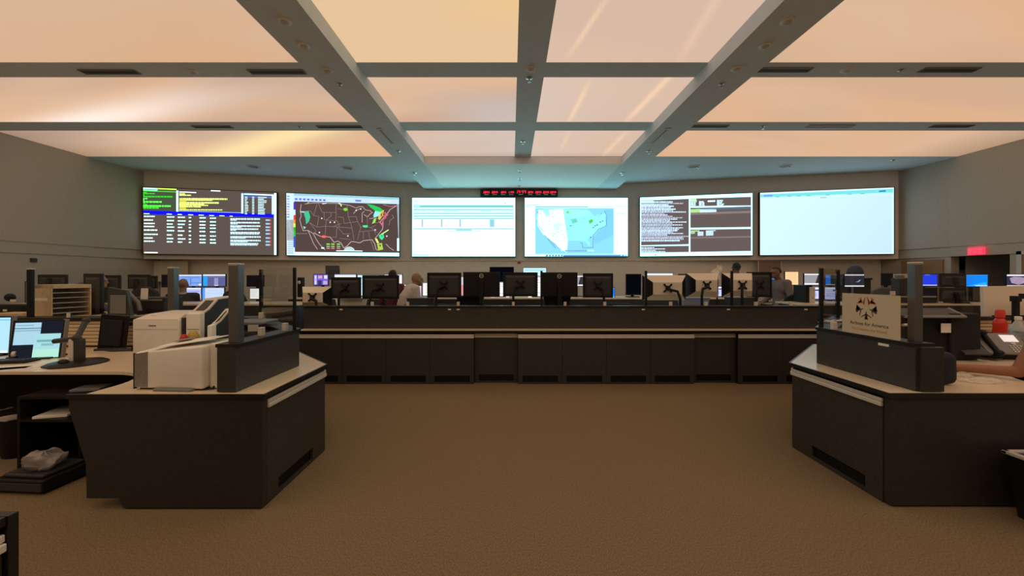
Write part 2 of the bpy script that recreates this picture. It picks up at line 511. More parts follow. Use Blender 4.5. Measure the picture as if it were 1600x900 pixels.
for ri, (a, b) in enumerate(ROWS):
    for ci, (x0, x1, nx) in enumerate(COLS):
        ny = 30
        if ri < 3: nx, ny = 10, 4
        verts, cols = [], []
        for j in range(ny + 1):
            for i in range(nx + 1):
                u, v = i / nx, j / ny
                x, y = x0 + (x1 - x0) * u, a + (b - a) * v
                c = panel_colour(ci, ri, x, y, u, v)
                if ci == 2 and ri >= 3: c = c.lerp(Vector((.95, .66, .44)), trail(TR, x, y))
                if ri < 3: c = Vector((c[0], c[1] * 1.10, c[2] * 1.22))  # near panels shifted cooler to neutralise the added fill
                verts.append((x - (x0 + x1) / 2, y - (a + b) / 2, 0)); cols.append(c)
        faces = [(j * (nx + 1) + i, (j + 1) * (nx + 1) + i, (j + 1) * (nx + 1) + i + 1, j * (nx + 1) + i + 1) for j in range(ny) for i in range(nx)]
        n0 = len(verts)
        me = bpy.data.meshes.new('ceiling_light_panel')
        # a thin tray behind the lit face
        X0, X1, Y0, Y1 = verts[0][0], verts[n0 - 1][0], verts[0][1], verts[n0 - 1][1]
        verts += [(X0, Y0, .03), (X1, Y0, .03), (X1, Y1, .03), (X0, Y1, .03)]
        faces.append((n0, n0 + 1, n0 + 2, n0 + 3))
        me.from_pydata(verts, [], faces)
        at = me.color_attributes.new('col', 'FLOAT_COLOR', 'POINT')
        for k, c in enumerate(cols): at.data[k].color = (c[0], c[1], c[2], 1)
        me.materials.append(M['panel' if ri >= 3 else 'panel_fill']); me.materials.append(M['ceil'])
        me.polygons[len(faces) - 1].material_index = 1
        for p in me.polygons: p.use_smooth = True
        o = bpy.data.objects.new('ceiling_light_panel', me); C.objects.link(o)
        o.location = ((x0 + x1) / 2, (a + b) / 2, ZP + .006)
        if ri >= 3:
            tag(o, 'warm glowing ceiling panel, %s column, %s' % (CN[ci], RN[ri]), 'ceiling light', 'glowing ceiling panels')
        else:
            tag(o, 'warm ceiling panel over the near end of the room, glow boosted as fill', 'ceiling light', 'glowing ceiling panels behind the camera')

# ------------------------------------------------------------------ fittings in the ceiling
def on_ceil(px, py, Z):
    d = FPX * (Z - EYE) / (VY - py)
    return Vector(((px - VX) / FPX * d, d, Z))
def slot_vent(px0, px1, py, Z, label, m='blk', along='x', wd=.09):
    a, b = on_ceil(px0, py, Z), on_ceil(px1, py, Z)
    t = thing('air_vent', label, 'vent', ((a.x + b.x) / 2, a.y, Z), 0, 'slot vents in the ceiling')
    L = (b.x - a.x) / 2
    f = MB()
    for s in (-1, 1): f.box(-L, L, s * wd / 2 - .008, s * wd / 2 + .008, -.008, 0)
    for s in (-1, 1): f.box(s * L - .008, s * L + .008, -wd / 2, wd / 2, -.008, 0)
    f.build('frame', M['gry'], t)
    s_ = MB(); s_.box(-L, L, -wd / 2, wd / 2, -.002, 0)
    s_.build('slot', M[m], t)
    s_ = MB()
    for k in (-1, 1): s_.box(-L, L, k * .018 - .004, k * .018 + .004, -.006, -.002)
    s_.build('blade', M['gry'] if m == 'blk' else M['lgry'], t)
for a in [(128, 215, 112, 'dark slot vent at the far left of the third crossbar from the screen wall', 'blk'),
          (390, 476, 112, 'dark slot vent beside the left beam on the nearer crossbar', 'blk'),
          (1186, 1266, 109, 'dark slot vent beside the right beam on the nearer crossbar', 'blk'),
          (1440, 1526, 109, 'dark slot vent at the far right of the nearer crossbar', 'blk'),
          (302, 362, 198, 'narrow dark slot vent midway along the left farther crossbar', 'blk'),
          (496, 565, 198, 'narrow dark slot vent beside the left beam on the farther crossbar', 'blk'),
          (1083, 1137, 197, 'narrow dark slot vent beside the right beam on the farther crossbar', 'blk'),
          (1455, 1518, 197, 'narrow dark slot vent at the far right of the farther crossbar', 'blk'),
          (1262, 1332, 197, 'pale slot fitting between two dark vents on the right farther crossbar', 'lgry')]:
    slot_vent(a[0], a[1], a[2], ZP, a[3], a[4])
for (px, lab) in [(604, 'slot fitting under the left beam near its screen end'), (1030, 'slot fitting under the right beam near its screen end')]:
    a = on_ceil(px, 213, ZB)
    t = thing('beam_vent', lab, 'vent', a, 0, 'slot fittings under the beams')
    MB().box(-.045, .045, -.35, .35, -.010, 0, .003).build('frame', M['lgry'], t)
    MB().box(-.012, .012, -.30, .30, -.013, -.010).build('slot', M['gry'], t)
def sprinkler(px, py, Z, label, r=.035, kind='s'):
    a = on_ceil(px, py, Z)
    if kind == 's':
        t = thing('sprinkler_head', label, 'sprinkler', a, 0, 'ceiling sprinklers')
        MB().lathe([(r, 0), (r, -.006), (r * .5, -.014)], seg=20).build('escutcheon', M['chrome'], t, True)
        m = MB(); m.cyl((0, 0, -.01), (0, 0, -.045), .008); m.lathe([(.004, -.045), (.022, -.048), (.022, -.051)])
        m.build('deflector', M['chrome'], t, True)
    elif kind == 'd':
        t = thing('smoke_detector', label, 'smoke detector', a, 0, 'ceiling detectors')
        MB().lathe([(r * 1.1, 0), (r * 1.1, -.006), (r * .9, -.010)], seg=24).build('base', M['ceil'], t, True)
        MB().lathe([(r * .7, -.010), (r * .62, -.028), (r * .3, -.033)], seg=24).build('cover', M['lgry'], t, True)
    else:
        t = thing('ceiling_speaker', label, 'speaker', a, 0, 'round speakers in the soffit')
        MB().lathe([(r * 2.8, 0), (r * 2.8, -.008), (r * 2.2, -.012)], seg=28).build('rim', M['lgry'], t, True)
        MB().lathe([(r * 2.1, -.010), (r * 1.5, -.020), (r * .6, -.018)], seg=28).build('grille', M['gry'], t, True)
        MB().cyl((r * 1.5, -.02, -.02), (r * 2.0, -.05, -.06), .014).build('aiming_lamp', M['chrome'], t, True)
for a in [(445, 33, ZB, 'detector nearest the camera on the left beam', .05, 'd'), (475, 71, ZB, 'second detector along the left beam', .05, 'd'),
          (512, 110, ZB, 'detector on the left beam at the nearer crossbar', .05, 'd'), (531, 131, ZB, 'small sprinkler on the left beam past the nearer crossbar', .03, 's'),
          (1230, 33, ZB, 'detector nearest the camera on the right beam', .05, 'd'), (1195, 71, ZB, 'second detector along the right beam', .05, 'd'),
          (1151, 107, ZB, 'detector on the right beam at the nearer crossbar', .05, 'd'), (1127, 131, ZB, 'small sprinkler on the right beam past the nearer crossbar', .03, 's'),
          (829, 107, ZP - .012, 'detector on the centre rib at the nearer crossbar', .055, 'd'), (827, 122, ZP - .012, 'sprinkler on the centre rib just past a detector', .04, 's'),
          (817, 221, ZP - .012, 'sprinkler near the screen end of the centre rib', .045, 's'),
          (303, 112, ZP, 'detector between two dark vents on the left nearer crossbar', .045, 'd'), (1323, 109, ZP, 'detector between two dark vents on the right nearer crossbar', .06, 'd'),
          (1407, 109, ZP, 'small sprinkler on the right nearer crossbar', .03, 's'), (1192, 197, ZP, 'small sprinkler on the right farther crossbar', .035, 's'),
          (468, 198, ZP, 'small sprinkler on the left farther crossbar', .035, 's'),
          (622, 236, ZB, 'sprinkler at the far end of the left beam', .045, 's'), (1014, 236, ZB, 'sprinkler at the far end of the right beam', .045, 's'),
          (648, 270, ZB, 'sprinkler on the left beam over the soffit', .05, 's'), (972, 270, ZB, 'sprinkler on the right beam over the soffit', .05, 's'),
          (812, 266, ZB + .012, 'sprinkler nearest the beam edge in the middle soffit', .04, 's'), (812, 279, ZB + .012, 'middle sprinkler of the lowered soffit', .05, 's'),
          (811, 290, ZB + .012, 'sprinkler in the middle soffit just above the clock', .04, 's'),
          (396, 260, ZP, 'round speaker over the leftmost wall screens', .05, 'p'), (543, 262, ZP, 'round speaker in the soffit left of the left beam', .05, 'p'),
          (1083, 260, ZP, 'round speaker in the soffit right of the right beam', .05, 'p'), (1226, 259, ZP, 'round speaker over the rightmost wall screens', .05, 'p'),
          (1395, 250, ZP, 'small sprinkler at the far right of the soffit', .04, 's')]:
    sprinkler(a[0], a[1], a[2], a[3], a[4], a[5])

# ================================================================== VIDEO WALL
random.seed(3)
SLOPE = math.atan(.2104)
def corners(TL, TR_, BL, BR):
    """maps points read off a view of the screen to u, v of the screen"""
    def f(x, y):
        u = (x - (TL[0] + BL[0]) / 2) / ((TR_[0] + BR[0]) / 2 - (TL[0] + BL[0]) / 2)
        t = TL[1] + (TR_[1] - TL[1]) * u; b = BL[1] + (BR[1] - BL[1]) * u
        return (min(1, max(0, u)), min(1, max(0, (y - t) / (b - t))))
    return f
def wall_screen(x0, x1, side, pic_fn, label):
    if side == 0: y0 = y1 = 10.0
    elif side < 0: y0, y1 = [10.0 - .2104 * (-2.75 - x) for x in (x0, x1)]
    else: y0, y1 = [10.0 - .2104 * (x - 3.2) for x in (x0, x1)]
    wd = math.hypot(x1 - x0, y1 - y0)
    h = 1.525
    t = thing('wall_screen', label, 'screen', ((x0 + x1) / 2, (y0 + y1) / 2, 2.056), math.atan2(y1 - y0, x1 - x0), 'big screens on the front wall')
    b = MB(); b.box(-wd / 2 - .012, wd / 2 + .012, .004, .085, -.012, h + .012, .004)
    b.build('housing', M['blk'], t)
    fr = MB()
    for s in (-1, 1): fr.box(s * (wd / 2 + .006) - .006, s * (wd / 2 + .006) + .006, -.012, .004, -.012, h + .012)
    fr.box(-wd / 2, wd / 2, -.012, .004, -.012, 0); fr.box(-wd / 2, wd / 2, -.012, .004, h, h + .012)
    fr.build('bezel', M['blk'], t)
    PIC.hdr = True
    PIC.hdr = pic_fn is not pic6
    p = pic_fn(wd, h)
    PIC.hdr = False
    p.build('display', t)
    return t
DARK = (92, 80, 74)  # raised black level, reflection haze put into the screen colour
def words(p, f, x, y, x2, hgt, col, jit=True):
    """a line of unreadable text as a row of small dashes"""
    k = x
    while k < x2:
        L = random.uniform(10, 34)
        e = min(k + L, x2)
        a = f(k, y - hgt / 2); b = f(e, y + hgt / 2)
        p.rect(a[0], a[1], b[0], b[1], col)
        k = e + random.uniform(2, 6)
def pic1(w_, h_):
    f = corners((58, 92), (1476, 140), (70, 815), (1480, 822))
    p = PIC(w_, h_, DARK)
    def r(x0, y0, x1, y1, c):
        a, b = f(x0, y0), f(x1, y1); p.rect(a[0], a[1], b[0], b[1], c)
    p.layer()
    r(60, 118, 400, 345, (70, 82, 62))
    r(60, 95, 210, 118, (200, 240, 225)); r(215, 100, 400, 118, (235, 240, 60))
    p.poly([f(60, 343), f(60, 385), f(1445, 412), f(1445, 372)], (20, 20, 235))
    for (x0, x1, y0, y1) in [(398, 420, 125, 355), (1087, 1108, 150, 370), (1425, 1445, 160, 380), (1450, 1476, 145, 820)]:
        r(x0, y0, x1, y1, (228, 240, 255))
    r(1115, 150, 1425, 175, (215, 225, 255)); r(1115, 176, 1425, 204, (95, 105, 190))
    r(420, 348, 1090, 360, (200, 210, 255))
    p.layer()
    r(60, 125, 395, 145, (70, 230, 40)); r(60, 120, 205, 132, (170, 255, 190))
    for (x1, y, h) in [(100, 150, 16), (180, 160, 14), (75, 178, 20), (360, 193, 18), (110, 215, 14), (75, 230, 14), (250, 250, 18), (85, 265, 10), (105, 280, 16), (345, 295, 18), (225, 312, 26)]:
        words(p, f, 62, y, x1, h, random.choice([(60, 230, 40), (110, 255, 90), (60, 210, 40)]))
    r(430, 135, 605, 150, (245, 240, 225)); r(760, 118, 860, 132, (255, 250, 235))
    for (x1, y, h) in [(490, 160, 14), (550, 175, 14), (935, 214, 18), (775, 228, 12), (845, 256, 18), (690, 272, 12), (730, 284, 12), (655, 300, 14), (880, 333, 12)]:
        words(p, f, 430, y, x1, h, (242, 232, 110))
    r(430, 205, 500, 335, (205, 195, 80))
    for y in range(185, 372, 18):
        a = y + 3
        r(1125, a, 1125 + random.randint(20, 40), a + 8, (235, 235, 240)); r(1205, a, 1228, a + 8, (235, 235, 240)); r(1270, a, 1270 + random.randint(60, 100), a + 10, (225, 228, 245))
    for i, x in enumerate([70, 300, 412, 522, 630, 742, 850, 960]):
        r(x, 375 + i * 3, x + random.randint(28, 60), 383 + i * 3, (240, 245, 255))
    rows = [408, 448, 485, 518, 557, 603, 643, 678]
    for y in rows:
        for (x, a, b) in [(72, 85, 140), (303, 50, 88), (415, 45, 95), (528, 22, 25), (640, 60, 64), (750, 60, 64)]:
            yy = y + (x - 72) * .022
            words(p, f, x, yy, x + random.randint(a, b), 13, (246, 244, 240))
        yy = y + 22
        words(p, f, 968, yy, random.randint(1270, 1300), 16, (215, 222, 235))
        words(p, f, 968, yy + 14, random.randint(1020, 1290), 12, (200, 208, 222))
        r(1355, yy + 2, 1395, yy + 20, (150, 205, 250)); r(1395, yy + 2, 1412, yy + 20, (245, 110, 110))
    r(75, 795, 210, 808, (240, 235, 190))
    return p
def pic2(w_, h_):
    f = corners((57, 150), (1280, 205), (65, 825), (1283, 833))
    p = PIC(w_, h_, (82, 66, 62))  # brownish base with the same reflection haze painted in
    def r(x0, y0, x1, y1, c):
        a, b = f(x0, y0), f(x1, y1); p.rect(a[0], a[1], b[0], b[1], c)
    def q(pts, c): p.poly([f(*k) for k in pts], c)
    p.layer()
    q([(57, 150), (66, 825), (150, 826), (140, 154)], (205, 210, 225))
    q([(140, 154), (140, 240), (1280, 275), (1280, 205)], (196, 205, 240))
    q([(140, 154), (140, 176), (1280, 226), (1280, 205)], (105, 190, 185))
    q([(140, 790), (140, 826), (1283, 833), (1283, 795)], (222, 235, 245))
    q([(1255, 270), (1270, 640), (1283, 640), (1280, 275)], (150, 170, 180))
    q([(1258, 640), (1258, 775), (1282, 775), (1282, 640)], (228, 245, 255))
    q([(66, 440), (68, 660), (140, 660), (140, 440)], (150, 148, 150))
    p.layer()
    for (y0, y1, c) in [(250, 330, (85, 50, 190)), (330, 390, (215, 205, 235)), (390, 440, (225, 70, 60)), (440, 480, (240, 150, 60)), (480, 520, (225, 220, 70)), (520, 560, (60, 170, 60)), (560, 620, (40, 200, 70)), (620, 740, (60, 90, 190))]:
        r(135, y0, 155, y1, c)
    for k in range(9): r(68, 180 + k * 28, 95, 192 + k * 28, random.choice([(130, 140, 200), (170, 190, 210), (235, 150, 150), (110, 120, 220)]))
    for k in range(7): r(75, 665 + k * 22, 135, 672 + k * 22, (150, 155, 170))
    for x in range(150, 450, 42): r(x, 205 + (x - 140) * .045, x + 26, 225 + (x - 140) * .045, (95, 105, 225))
    r(790, 226, 855, 246, (110, 110, 230)); words(p, f, 960, 246, 1180, 12, (230, 225, 150))
    L = (196, 168, 165); S = (140, 120, 118)
    def ln(pts, c=L, wd=.0045): p.line([f(*k) for k in pts], wd, c)
    p.layer()
    # coasts and borders
    ln([(215, 270), (205, 345), (215, 400), (200, 440), (215, 500), (235, 560), (285, 555), (300, 590), (320, 640), (345, 700), (385, 760)])
    ln([(285, 555), (340, 590), (370, 650), (410, 710), (465, 765)])
    ln([(345, 580), (395, 610), (420, 620), (520, 628), (560, 685), (600, 670), (635, 690), (665, 745), (700, 725), (745, 675), (790, 680), (840, 690), (880, 665), (930, 660), (975, 655), (1005, 700), (1020, 760), (1050, 770), (1040, 700), (1010, 640), (1045, 600), (1090, 545), (1100, 510), (1065, 470), (1085, 440), (1125, 400), (1180, 330), (1255, 290)], L, .0055)
    ln([(250, 270), (290, 262), (380, 258), (480, 262), (600, 265), (730, 285), (800, 315), (830, 300), (870, 300), (900, 335), (960, 345), (975, 370)], L)
    ln([(770, 375), (800, 340), (850, 320)]); ln([(865, 470), (865, 370), (890, 350)]); ln([(885, 385), (925, 410), (950, 380), (985, 360)]); ln([(945, 430), (985, 425), (1000, 400)])
    for pts in [[(230, 350), (310, 345), (345, 395), (380, 270)], [(395, 262), (415, 320), (435, 360), (580, 362), (583, 265)], [(345, 395), (400, 405), (380, 520), (300, 470), (370, 560), (355, 590)],
                [(455, 362), (455, 440), (600, 455), (618, 520), (470, 510), (480, 440)], [(480, 440), (530, 400), (525, 362)], [(585, 362), (578, 450)], [(600, 410), (660, 415), (668, 480), (740, 470)],
                [(700, 275), (715, 410), (745, 490), (760, 560), (775, 660)], [(470, 510), (468, 600)], [(380, 520), (470, 510)], [(590, 520), (585, 630), (540, 628)], [(618, 520), (750, 530)], [(600, 525), (640, 565), (660, 595), (740, 590)],
                [(620, 640), (740, 655)], [(715, 410), (800, 405), (815, 460), (745, 470)], [(815, 460), (850, 520), (830, 590), (815, 660)], [(850, 520), (900, 510), (960, 525), (1020, 500)], [(920, 400), (925, 490)],
                [(880, 570), (878, 650)], [(935, 570), (950, 640)], [(835, 570), (1000, 555), (1040, 580)], [(960, 525), (1000, 555)], [(1000, 555), (1015, 600)], [(970, 480), (1065, 470)], [(600, 320), (700, 340)], [(640, 480), (560, 510)]]:
        ln(pts, S, .0035)
    ln([(1130, 700), (1170, 740), (1220, 770)], L); ln([(1100, 280), (1180, 300), (1260, 290)], (210, 120, 130)); ln([(1165, 500), (1175, 450), (1220, 420), (1200, 385)], S); ln([(160, 590), (280, 590)], S); ln([(960, 665), (1000, 770)], S)
    p.layer()
    G1, G2, G3 = (40, 200, 90), (60, 235, 150), (150, 225, 90)
    q([(915, 270), (990, 285), (1060, 310), (1105, 345), (1075, 360), (1010, 345), (960, 310)], G1)
    q([(1010, 345), (1075, 360), (1050, 400), (1000, 420), (990, 395)], (150, 220, 225))
    q([(995, 430), (1025, 420), (1010, 470), (975, 485)], G3)
    q([(1060, 360), (1110, 335), (1095, 400), (1060, 445), (1040, 430)], (225, 190, 90)); q([(1068, 385), (1095, 360), (1080, 420)], (95, 80, 70))
    q([(1090, 395), (1165, 385), (1120, 420)], (215, 90, 110)); ln([(1050, 455), (1085, 500), (1100, 440), (1130, 420), (1115, 360), (1150, 390)], (225, 100, 130), .006)
    q([(1075, 480), (1105, 460), (1100, 525), (1085, 510)], (190, 110, 160))
    q([(870, 500), (930, 500), (920, 525), (880, 522)], G2)
    q([(250, 350), (290, 345), (310, 410), (295, 460), (265, 490), (260, 430), (245, 380)], (70, 190, 150)); q([(200, 345), (250, 350), (250, 365), (205, 360)], (170, 205, 205)); q([(235, 510), (265, 520), (245, 545)], (150, 210, 210))
    q([(660, 320), (690, 310), (710, 330), (690, 348), (665, 340)], (120, 220, 60)); ln([(608, 262), (630, 270), (640, 295)], (220, 220, 150), .009); ln([(275, 268), (295, 252)], (220, 170, 120), .008); ln([(435, 268), (480, 262)], (215, 215, 215), .006)
    ln([(420, 622), (450, 610), (485, 622), (455, 635), (420, 622)], (235, 90, 80), .007)
    q([(1050, 610), (1100, 580), (1110, 630), (1085, 660), (1060, 640)], G2); ln([(1075, 600), (1160, 550)], (210, 230, 130), .008); q([(1075, 605), (1095, 600), (1088, 635)], (82, 66, 62))
    q([(1005, 640), (1030, 645), (1055, 690), (1030, 690)], (235, 215, 110)); q([(1030, 700), (1085, 690), (1100, 760), (1045, 770)], (175, 205, 75)); q([(1050, 712), (1075, 708), (1070, 735)], (82, 66, 62))
    for i, y in enumerate((705, 730, 750)):
        for x in (480, 530, 590): r(x, y - 8, x + 36, y + 6, [(160, 215, 90), (120, 200, 130), (215, 120, 120)][i])
    p.poly([f(665 + 60 - 60 * math.cos(a), 778 - 48 * math.sin(a)) for a in [math.pi * k / 10 for k in range(11)]], (190, 205, 205))
    r(585, 770, 870, 782, (240, 215, 215)); r(425, 740, 455, 752, (250, 235, 235))
    for (x, y) in [(520, 468), (565, 468), (405, 578), (710, 615), (1140, 617), (800, 340), (1010, 550), (430, 425), (850, 325)]: r(x - 7, y - 7, x + 7, y + 7, (225, 205, 205))
    return p
def pic3(w_, h_):
    f = corners((98, 200), (1215, 200), (103, 830), (1215, 830))
    p = PIC(w_, h_, (238, 255, 255))
    def r(x0, y0, x1, y1, c):
        a, b = f(x0, y0), f(x1, y1); p.rect(a[0], a[1], b[0], b[1], c)
    p.layer()
    r(98, 215, 1200, 245, (218, 250, 250)); r(98, 310, 1200, 430, (214, 247, 250)); r(98, 560, 300, 810, (226, 252, 252))
    p.layer()
    r(115, 278, 1195, 305, (125, 205, 215)); r(120, 270, 185, 300, (180, 220, 225))
    for y in (326, 368, 396, 424): r(115, y - 6, 1198, y + 6, (150, 205, 210))
    r(115, 530, 1200, 539, (135, 165, 170)); r(470, 554, 845, 560, (130, 150, 155)); r(575, 540, 745, 552, (150, 210, 215))
    for (x, w2) in [(210, 18), (420, 18), (620, 18)]: r(x - w2 / 2, 432, x + w2 / 2, 515, (165, 200, 205))
    r(938, 432, 990, 515, (150, 205, 225))
    for x in (315, 525, 720): r(x - 4, 470, x + 4, 495, (205, 230, 230))
    for (x, x2, y) in [(125, 145, 340), (212, 235, 340), (315, 335, 340), (440, 600, 340), (850, 960, 340), (1165, 1190, 340), (130, 160, 235)]: words(p, f, x, y, x2, 7, (130, 190, 200))
    r(1100, 250, 1112, 262, (90, 150, 160)); r(105, 812, 290, 818, (150, 190, 195))
    return p
def pic4(w_, h_):
    f = corners((145, 200), (1258, 200), (148, 830), (1255, 830))
    p = PIC(w_, h_, (236, 253, 255))
    def r(x0, y0, x1, y1, c):
        a, b = f(x0, y0), f(x1, y1); p.rect(a[0], a[1], b[0], b[1], c)
    def q(pts, c): p.poly([f(*k) for k in pts], c)
    p.layer()
    r(258, 310, 1105, 805, (140, 212, 250)); r(255, 290, 830, 303, (130, 185, 200)); r(835, 285, 1255, 300, (205, 240, 250)); r(160, 275, 300, 283, (160, 200, 205)); r(160, 290, 200, 300, (170, 200, 200))
    p.layer()
    q([(290, 330), (560, 320), (610, 660), (600, 785), (540, 770), (470, 690), (400, 640), (340, 590), (285, 500), (275, 420)], (226, 250, 250))
    q([(560, 320), (830, 330), (900, 400), (1000, 350), (1030, 400), (1020, 500), (940, 540), (880, 600), (820, 650), (850, 690), (840, 720), (800, 670), (740, 660), (610, 660), (590, 500)], (150, 238, 226))
    q([(560, 320), (830, 330), (850, 380), (700, 420), (580, 400)], (160, 235, 240))
    q([(340, 320), (400, 320), (415, 380), (380, 410), (350, 360)], (155, 225, 225))
    q([(460, 480), (520, 470), (520, 540), (480, 550)], (190, 220, 215))
    q([(1000, 320), (1100, 330), (1100, 600), (900, 700), (890, 640), (940, 545), (1020, 500)], (130, 208, 250))
    p.layer()
    q([(585, 352), (610, 342), (628, 352), (612, 376)], (110, 220, 90)); q([(835, 445), (870, 425), (885, 450), (860, 475), (840, 478)], (90, 205, 80)); q([(640, 430), (700, 420), (720, 460), (660, 480)], (110, 215, 200))
    for k in range(90):
        x = random.uniform(300, 990); y = random.uniform(345, 690)
        if x > 880 and y > 520: continue
        if x < 330 + (y - 500) * .7: continue
        r(x, y, x + random.uniform(6, 22), y + random.uniform(3, 7), random.choice([(110, 190, 190), (150, 195, 190), (95, 170, 180), (90, 200, 130), (150, 160, 150)]))
    G = (80, 130, 140)
    for pts in [[(940, 400), (960, 380), (1010, 350), (1030, 400), (1025, 490), (1005, 510), (940, 535), (885, 600), (882, 735), (770, 737), (765, 690), (740, 680)], [(290, 340), (280, 450), (310, 520), (350, 560)], [(390, 640), (480, 740)], [(355, 600), (460, 690), (520, 745), (570, 780)]]:
        p.line([f(*k) for k in pts], .004, G)
    for (x, y) in [(960, 460), (985, 450), (905, 500), (925, 490), (885, 520), (640, 500), (855, 625)]: r(x - 8, y - 6, x + 8, y + 6, (70, 110, 150))
    words(p, f, 580, 770, 820, 16, (125, 170, 205)); r(820, 760, 890, 775, (190, 235, 250))
    for (x, y) in [(205, 370), (225, 400), (225, 470), (240, 495), (240, 540), (185, 345), (220, 560)]: r(x - 8, y - 5, x + 8, y + 5, (195, 220, 220))
    r(1140, 350, 1144, 780, (165, 205, 215)); r(1110, 350, 1122, 790, (200, 235, 245)); words(p, f, 1150, 368, 1225, 7, (140, 180, 190))
    for x in range(375, 560, 32): r(x, 812, x + 22, 828, (70, 120, 190))
    r(560, 812, 1255, 830, (90, 150, 195)); r(370, 810, 380, 830, (120, 190, 210))
    for x in (1180, 1215, 1240): r(x, 812, x + 14, 826, (220, 245, 250))
    return p
def pic5(w_, h_):
    f = corners((125, 200), (1364, 150), (125, 830), (1356, 828))
    p = PIC(w_, h_, (222, 245, 250))
    def q(pts, c): p.poly([f(*k) for k in pts], c)
    def r(x0, y0, x1, y1, c):
        a, b = f(x0, y0), f(x1, y1); p.rect(a[0], a[1], b[0], b[1], c)
    p.layer()
    D2 = (100, 88, 86)  # window grey lifted by painted reflection haze
    q([(138, 232), (138, 712), (678, 704), (678, 212)], D2); q([(138, 722), (138, 790), (678, 788), (678, 720)], D2)
    q([(695, 210), (695, 292), (1345, 285), (1345, 190)], D2); q([(695, 308), (695, 526), (1345, 520), (1345, 302)], D2); q([(695, 545), (695, 788), (1345, 782), (1345, 540)], D2)
    p.layer()
    y = 246
    while y < 680:
        L = random.choice([350, 400, 440, 470, 490, 520, 545, 600])
        dy = -(0) * 1
        words(p, f, 140, y, 140 + L * random.uniform(.75, 1), 12, random.choice([(200, 205, 225), (215, 220, 240), (180, 185, 205)]))
        y += 15.5
    for y in (738, 752, 768, 780): words(p, f, 140, y, random.randint(280, 450), 10, (205, 210, 225))
    r(140, 226, 280, 260, (190, 210, 200))
    q([(695, 215), (695, 232), (760, 228), (760, 210)], (205, 225, 120))
    for (x, x2) in [(700, 755), (790, 845), (985, 1050)]:
        for k, y in enumerate(range(225, 290, 13)):
            if x != 790 or k > 0: words(p, f, x, y + 4, x2 + random.randint(-15, 10), 9, (220, 222, 235))
    r(885, 230, 965, 243, (235, 235, 245))
    q([(697, 325), (697, 362), (800, 358), (800, 320)], (170, 220, 140)); q([(800, 325), (800, 360), (978, 356), (978, 322)], (205, 215, 228))
    r(805, 312, 1345, 322, (95, 105, 125))
    q([(697, 555), (697, 592), (745, 590), (745, 568), (795, 566), (795, 552)], (165, 215, 150)); q([(775, 568), (775, 614), (838, 612), (838, 566)], (195, 208, 215)); q([(865, 566), (865, 612), (946, 610), (946, 562), (970, 562), (970, 552), (865, 555)], (195, 208, 215))
    for y in (362, 628): r(697, y, 1345, y + 5, (135, 120, 120))
    r(295, 812, 312, 822, (100, 130, 140))
    return p
def pic6(w_, h_):
    f = corners((110, 138), (1526, 85), (106, 808), (1508, 796))
    p = PIC(w_, h_, (214, 240, 248))
    # the picture itself fades from pale aqua to pale blue
    nx, ny = 24, 14
    p.layer()
    for i in range(nx):
        for j in range(ny):
            u, v = (i + .5) / nx, (j + .5) / ny
            k = u * .7 + v * .3
            c = tuple(a + (b - a) * k for a, b in zip((212, 247, 246), (194, 226, 244)))
            p.rect(.01 + .975 * i / nx, .1 + .88 * j / ny, .01 + .975 * (i + 1) / nx, .1 + .88 * (j + 1) / ny, c)
    def q(pts, c): p.poly([f(*k) for k in pts], c)
    q([(115, 158), (115, 185), (1510, 138), (1510, 100)], (120, 222, 226)); q([(115, 185), (115, 200), (1510, 152), (1510, 138)], (190, 240, 246))
    p.layer()
    q([(150, 160), (150, 182), (250, 178), (250, 156)], (110, 170, 235)); q([(1370, 118), (1370, 134), (1435, 131), (1435, 112)], (70, 130, 205))
    for x in (280, 410, 510, 620, 820, 1050, 1180):
        yy = 186 - (x - 115) * .034
        a, b = f(x, yy - 3), f(x + 45, yy + 3); p.rect(a[0], a[1], b[0], b[1], (110, 190, 200))
    a, b = f(765, 188), f(830, 194); p.rect(a[0], a[1], b[0], b[1], (150, 180, 185))
    return p
wall_screen(-8.44, -5.73, -1, pic1, 'leftmost wall screen, dark tables of text with a blue bar and green corner')
wall_screen(-5.52, -2.91, -1, pic2, 'wall screen with a dark weather radar map of the United States')
wall_screen(-2.583, .10, 0, pic3, 'bright white wall screen with a table of thin lines near its top')
wall_screen(.35, 3.033, 0, pic4, 'bright wall screen with a pale blue and white map of the United States')
wall_screen(3.34, 5.92, 1, pic5, 'wall screen split into dark text windows with white borders')
wall_screen(6.08, 8.79, 1, pic6, 'rightmost wall screen, almost blank pale blue with a thin header')

# ------------------------------------------------------------------ world clock above the screens
def seven(mb, x, z, w_, h_, digit, t=.012, sh=.12):
    on = {'0': 'abcdef', '1': 'bc', '2': 'abged', '3': 'abgcd', '4': 'fgbc', '5': 'afgcd', '6': 'afgedc', '7': 'abc', '8': 'abcdefg', '9': 'abcdfg'}[digit]
    def bar(x0, z0, x1, z1):
        pts = [(x0, z0), (x1, z0), (x1, z1), (x0, z1)]
        a = [(x + px + pz * sh, -.003, z + pz) for px, pz in pts]; b = [(x + px + pz * sh, .0, z + pz) for px, pz in pts]
        mb.hull(a, b)
    seg = {'a': (0, h_ - t, w_, h_), 'g': (0, h_ / 2 - t / 2, w_, h_ / 2 + t / 2), 'd': (0, 0, w_, t), 'f': (0, h_ / 2, t, h_), 'b': (w_ - t, h_ / 2, w_, h_), 'e': (0, 0, t, h_ / 2), 'c': (w_ - t, 0, w_, h_ / 2)}
    for k in on: bar(*seg[k])
ck = P(811, 306, 9.93)
t = thing('world_clock', 'black world clock bar with red digits above the middle wall screens', 'clock', ck)
wd = 2.00
MB().box(-wd / 2, wd / 2, 0, .13, 0, .165, .006).build('housing', M['blk'], t)
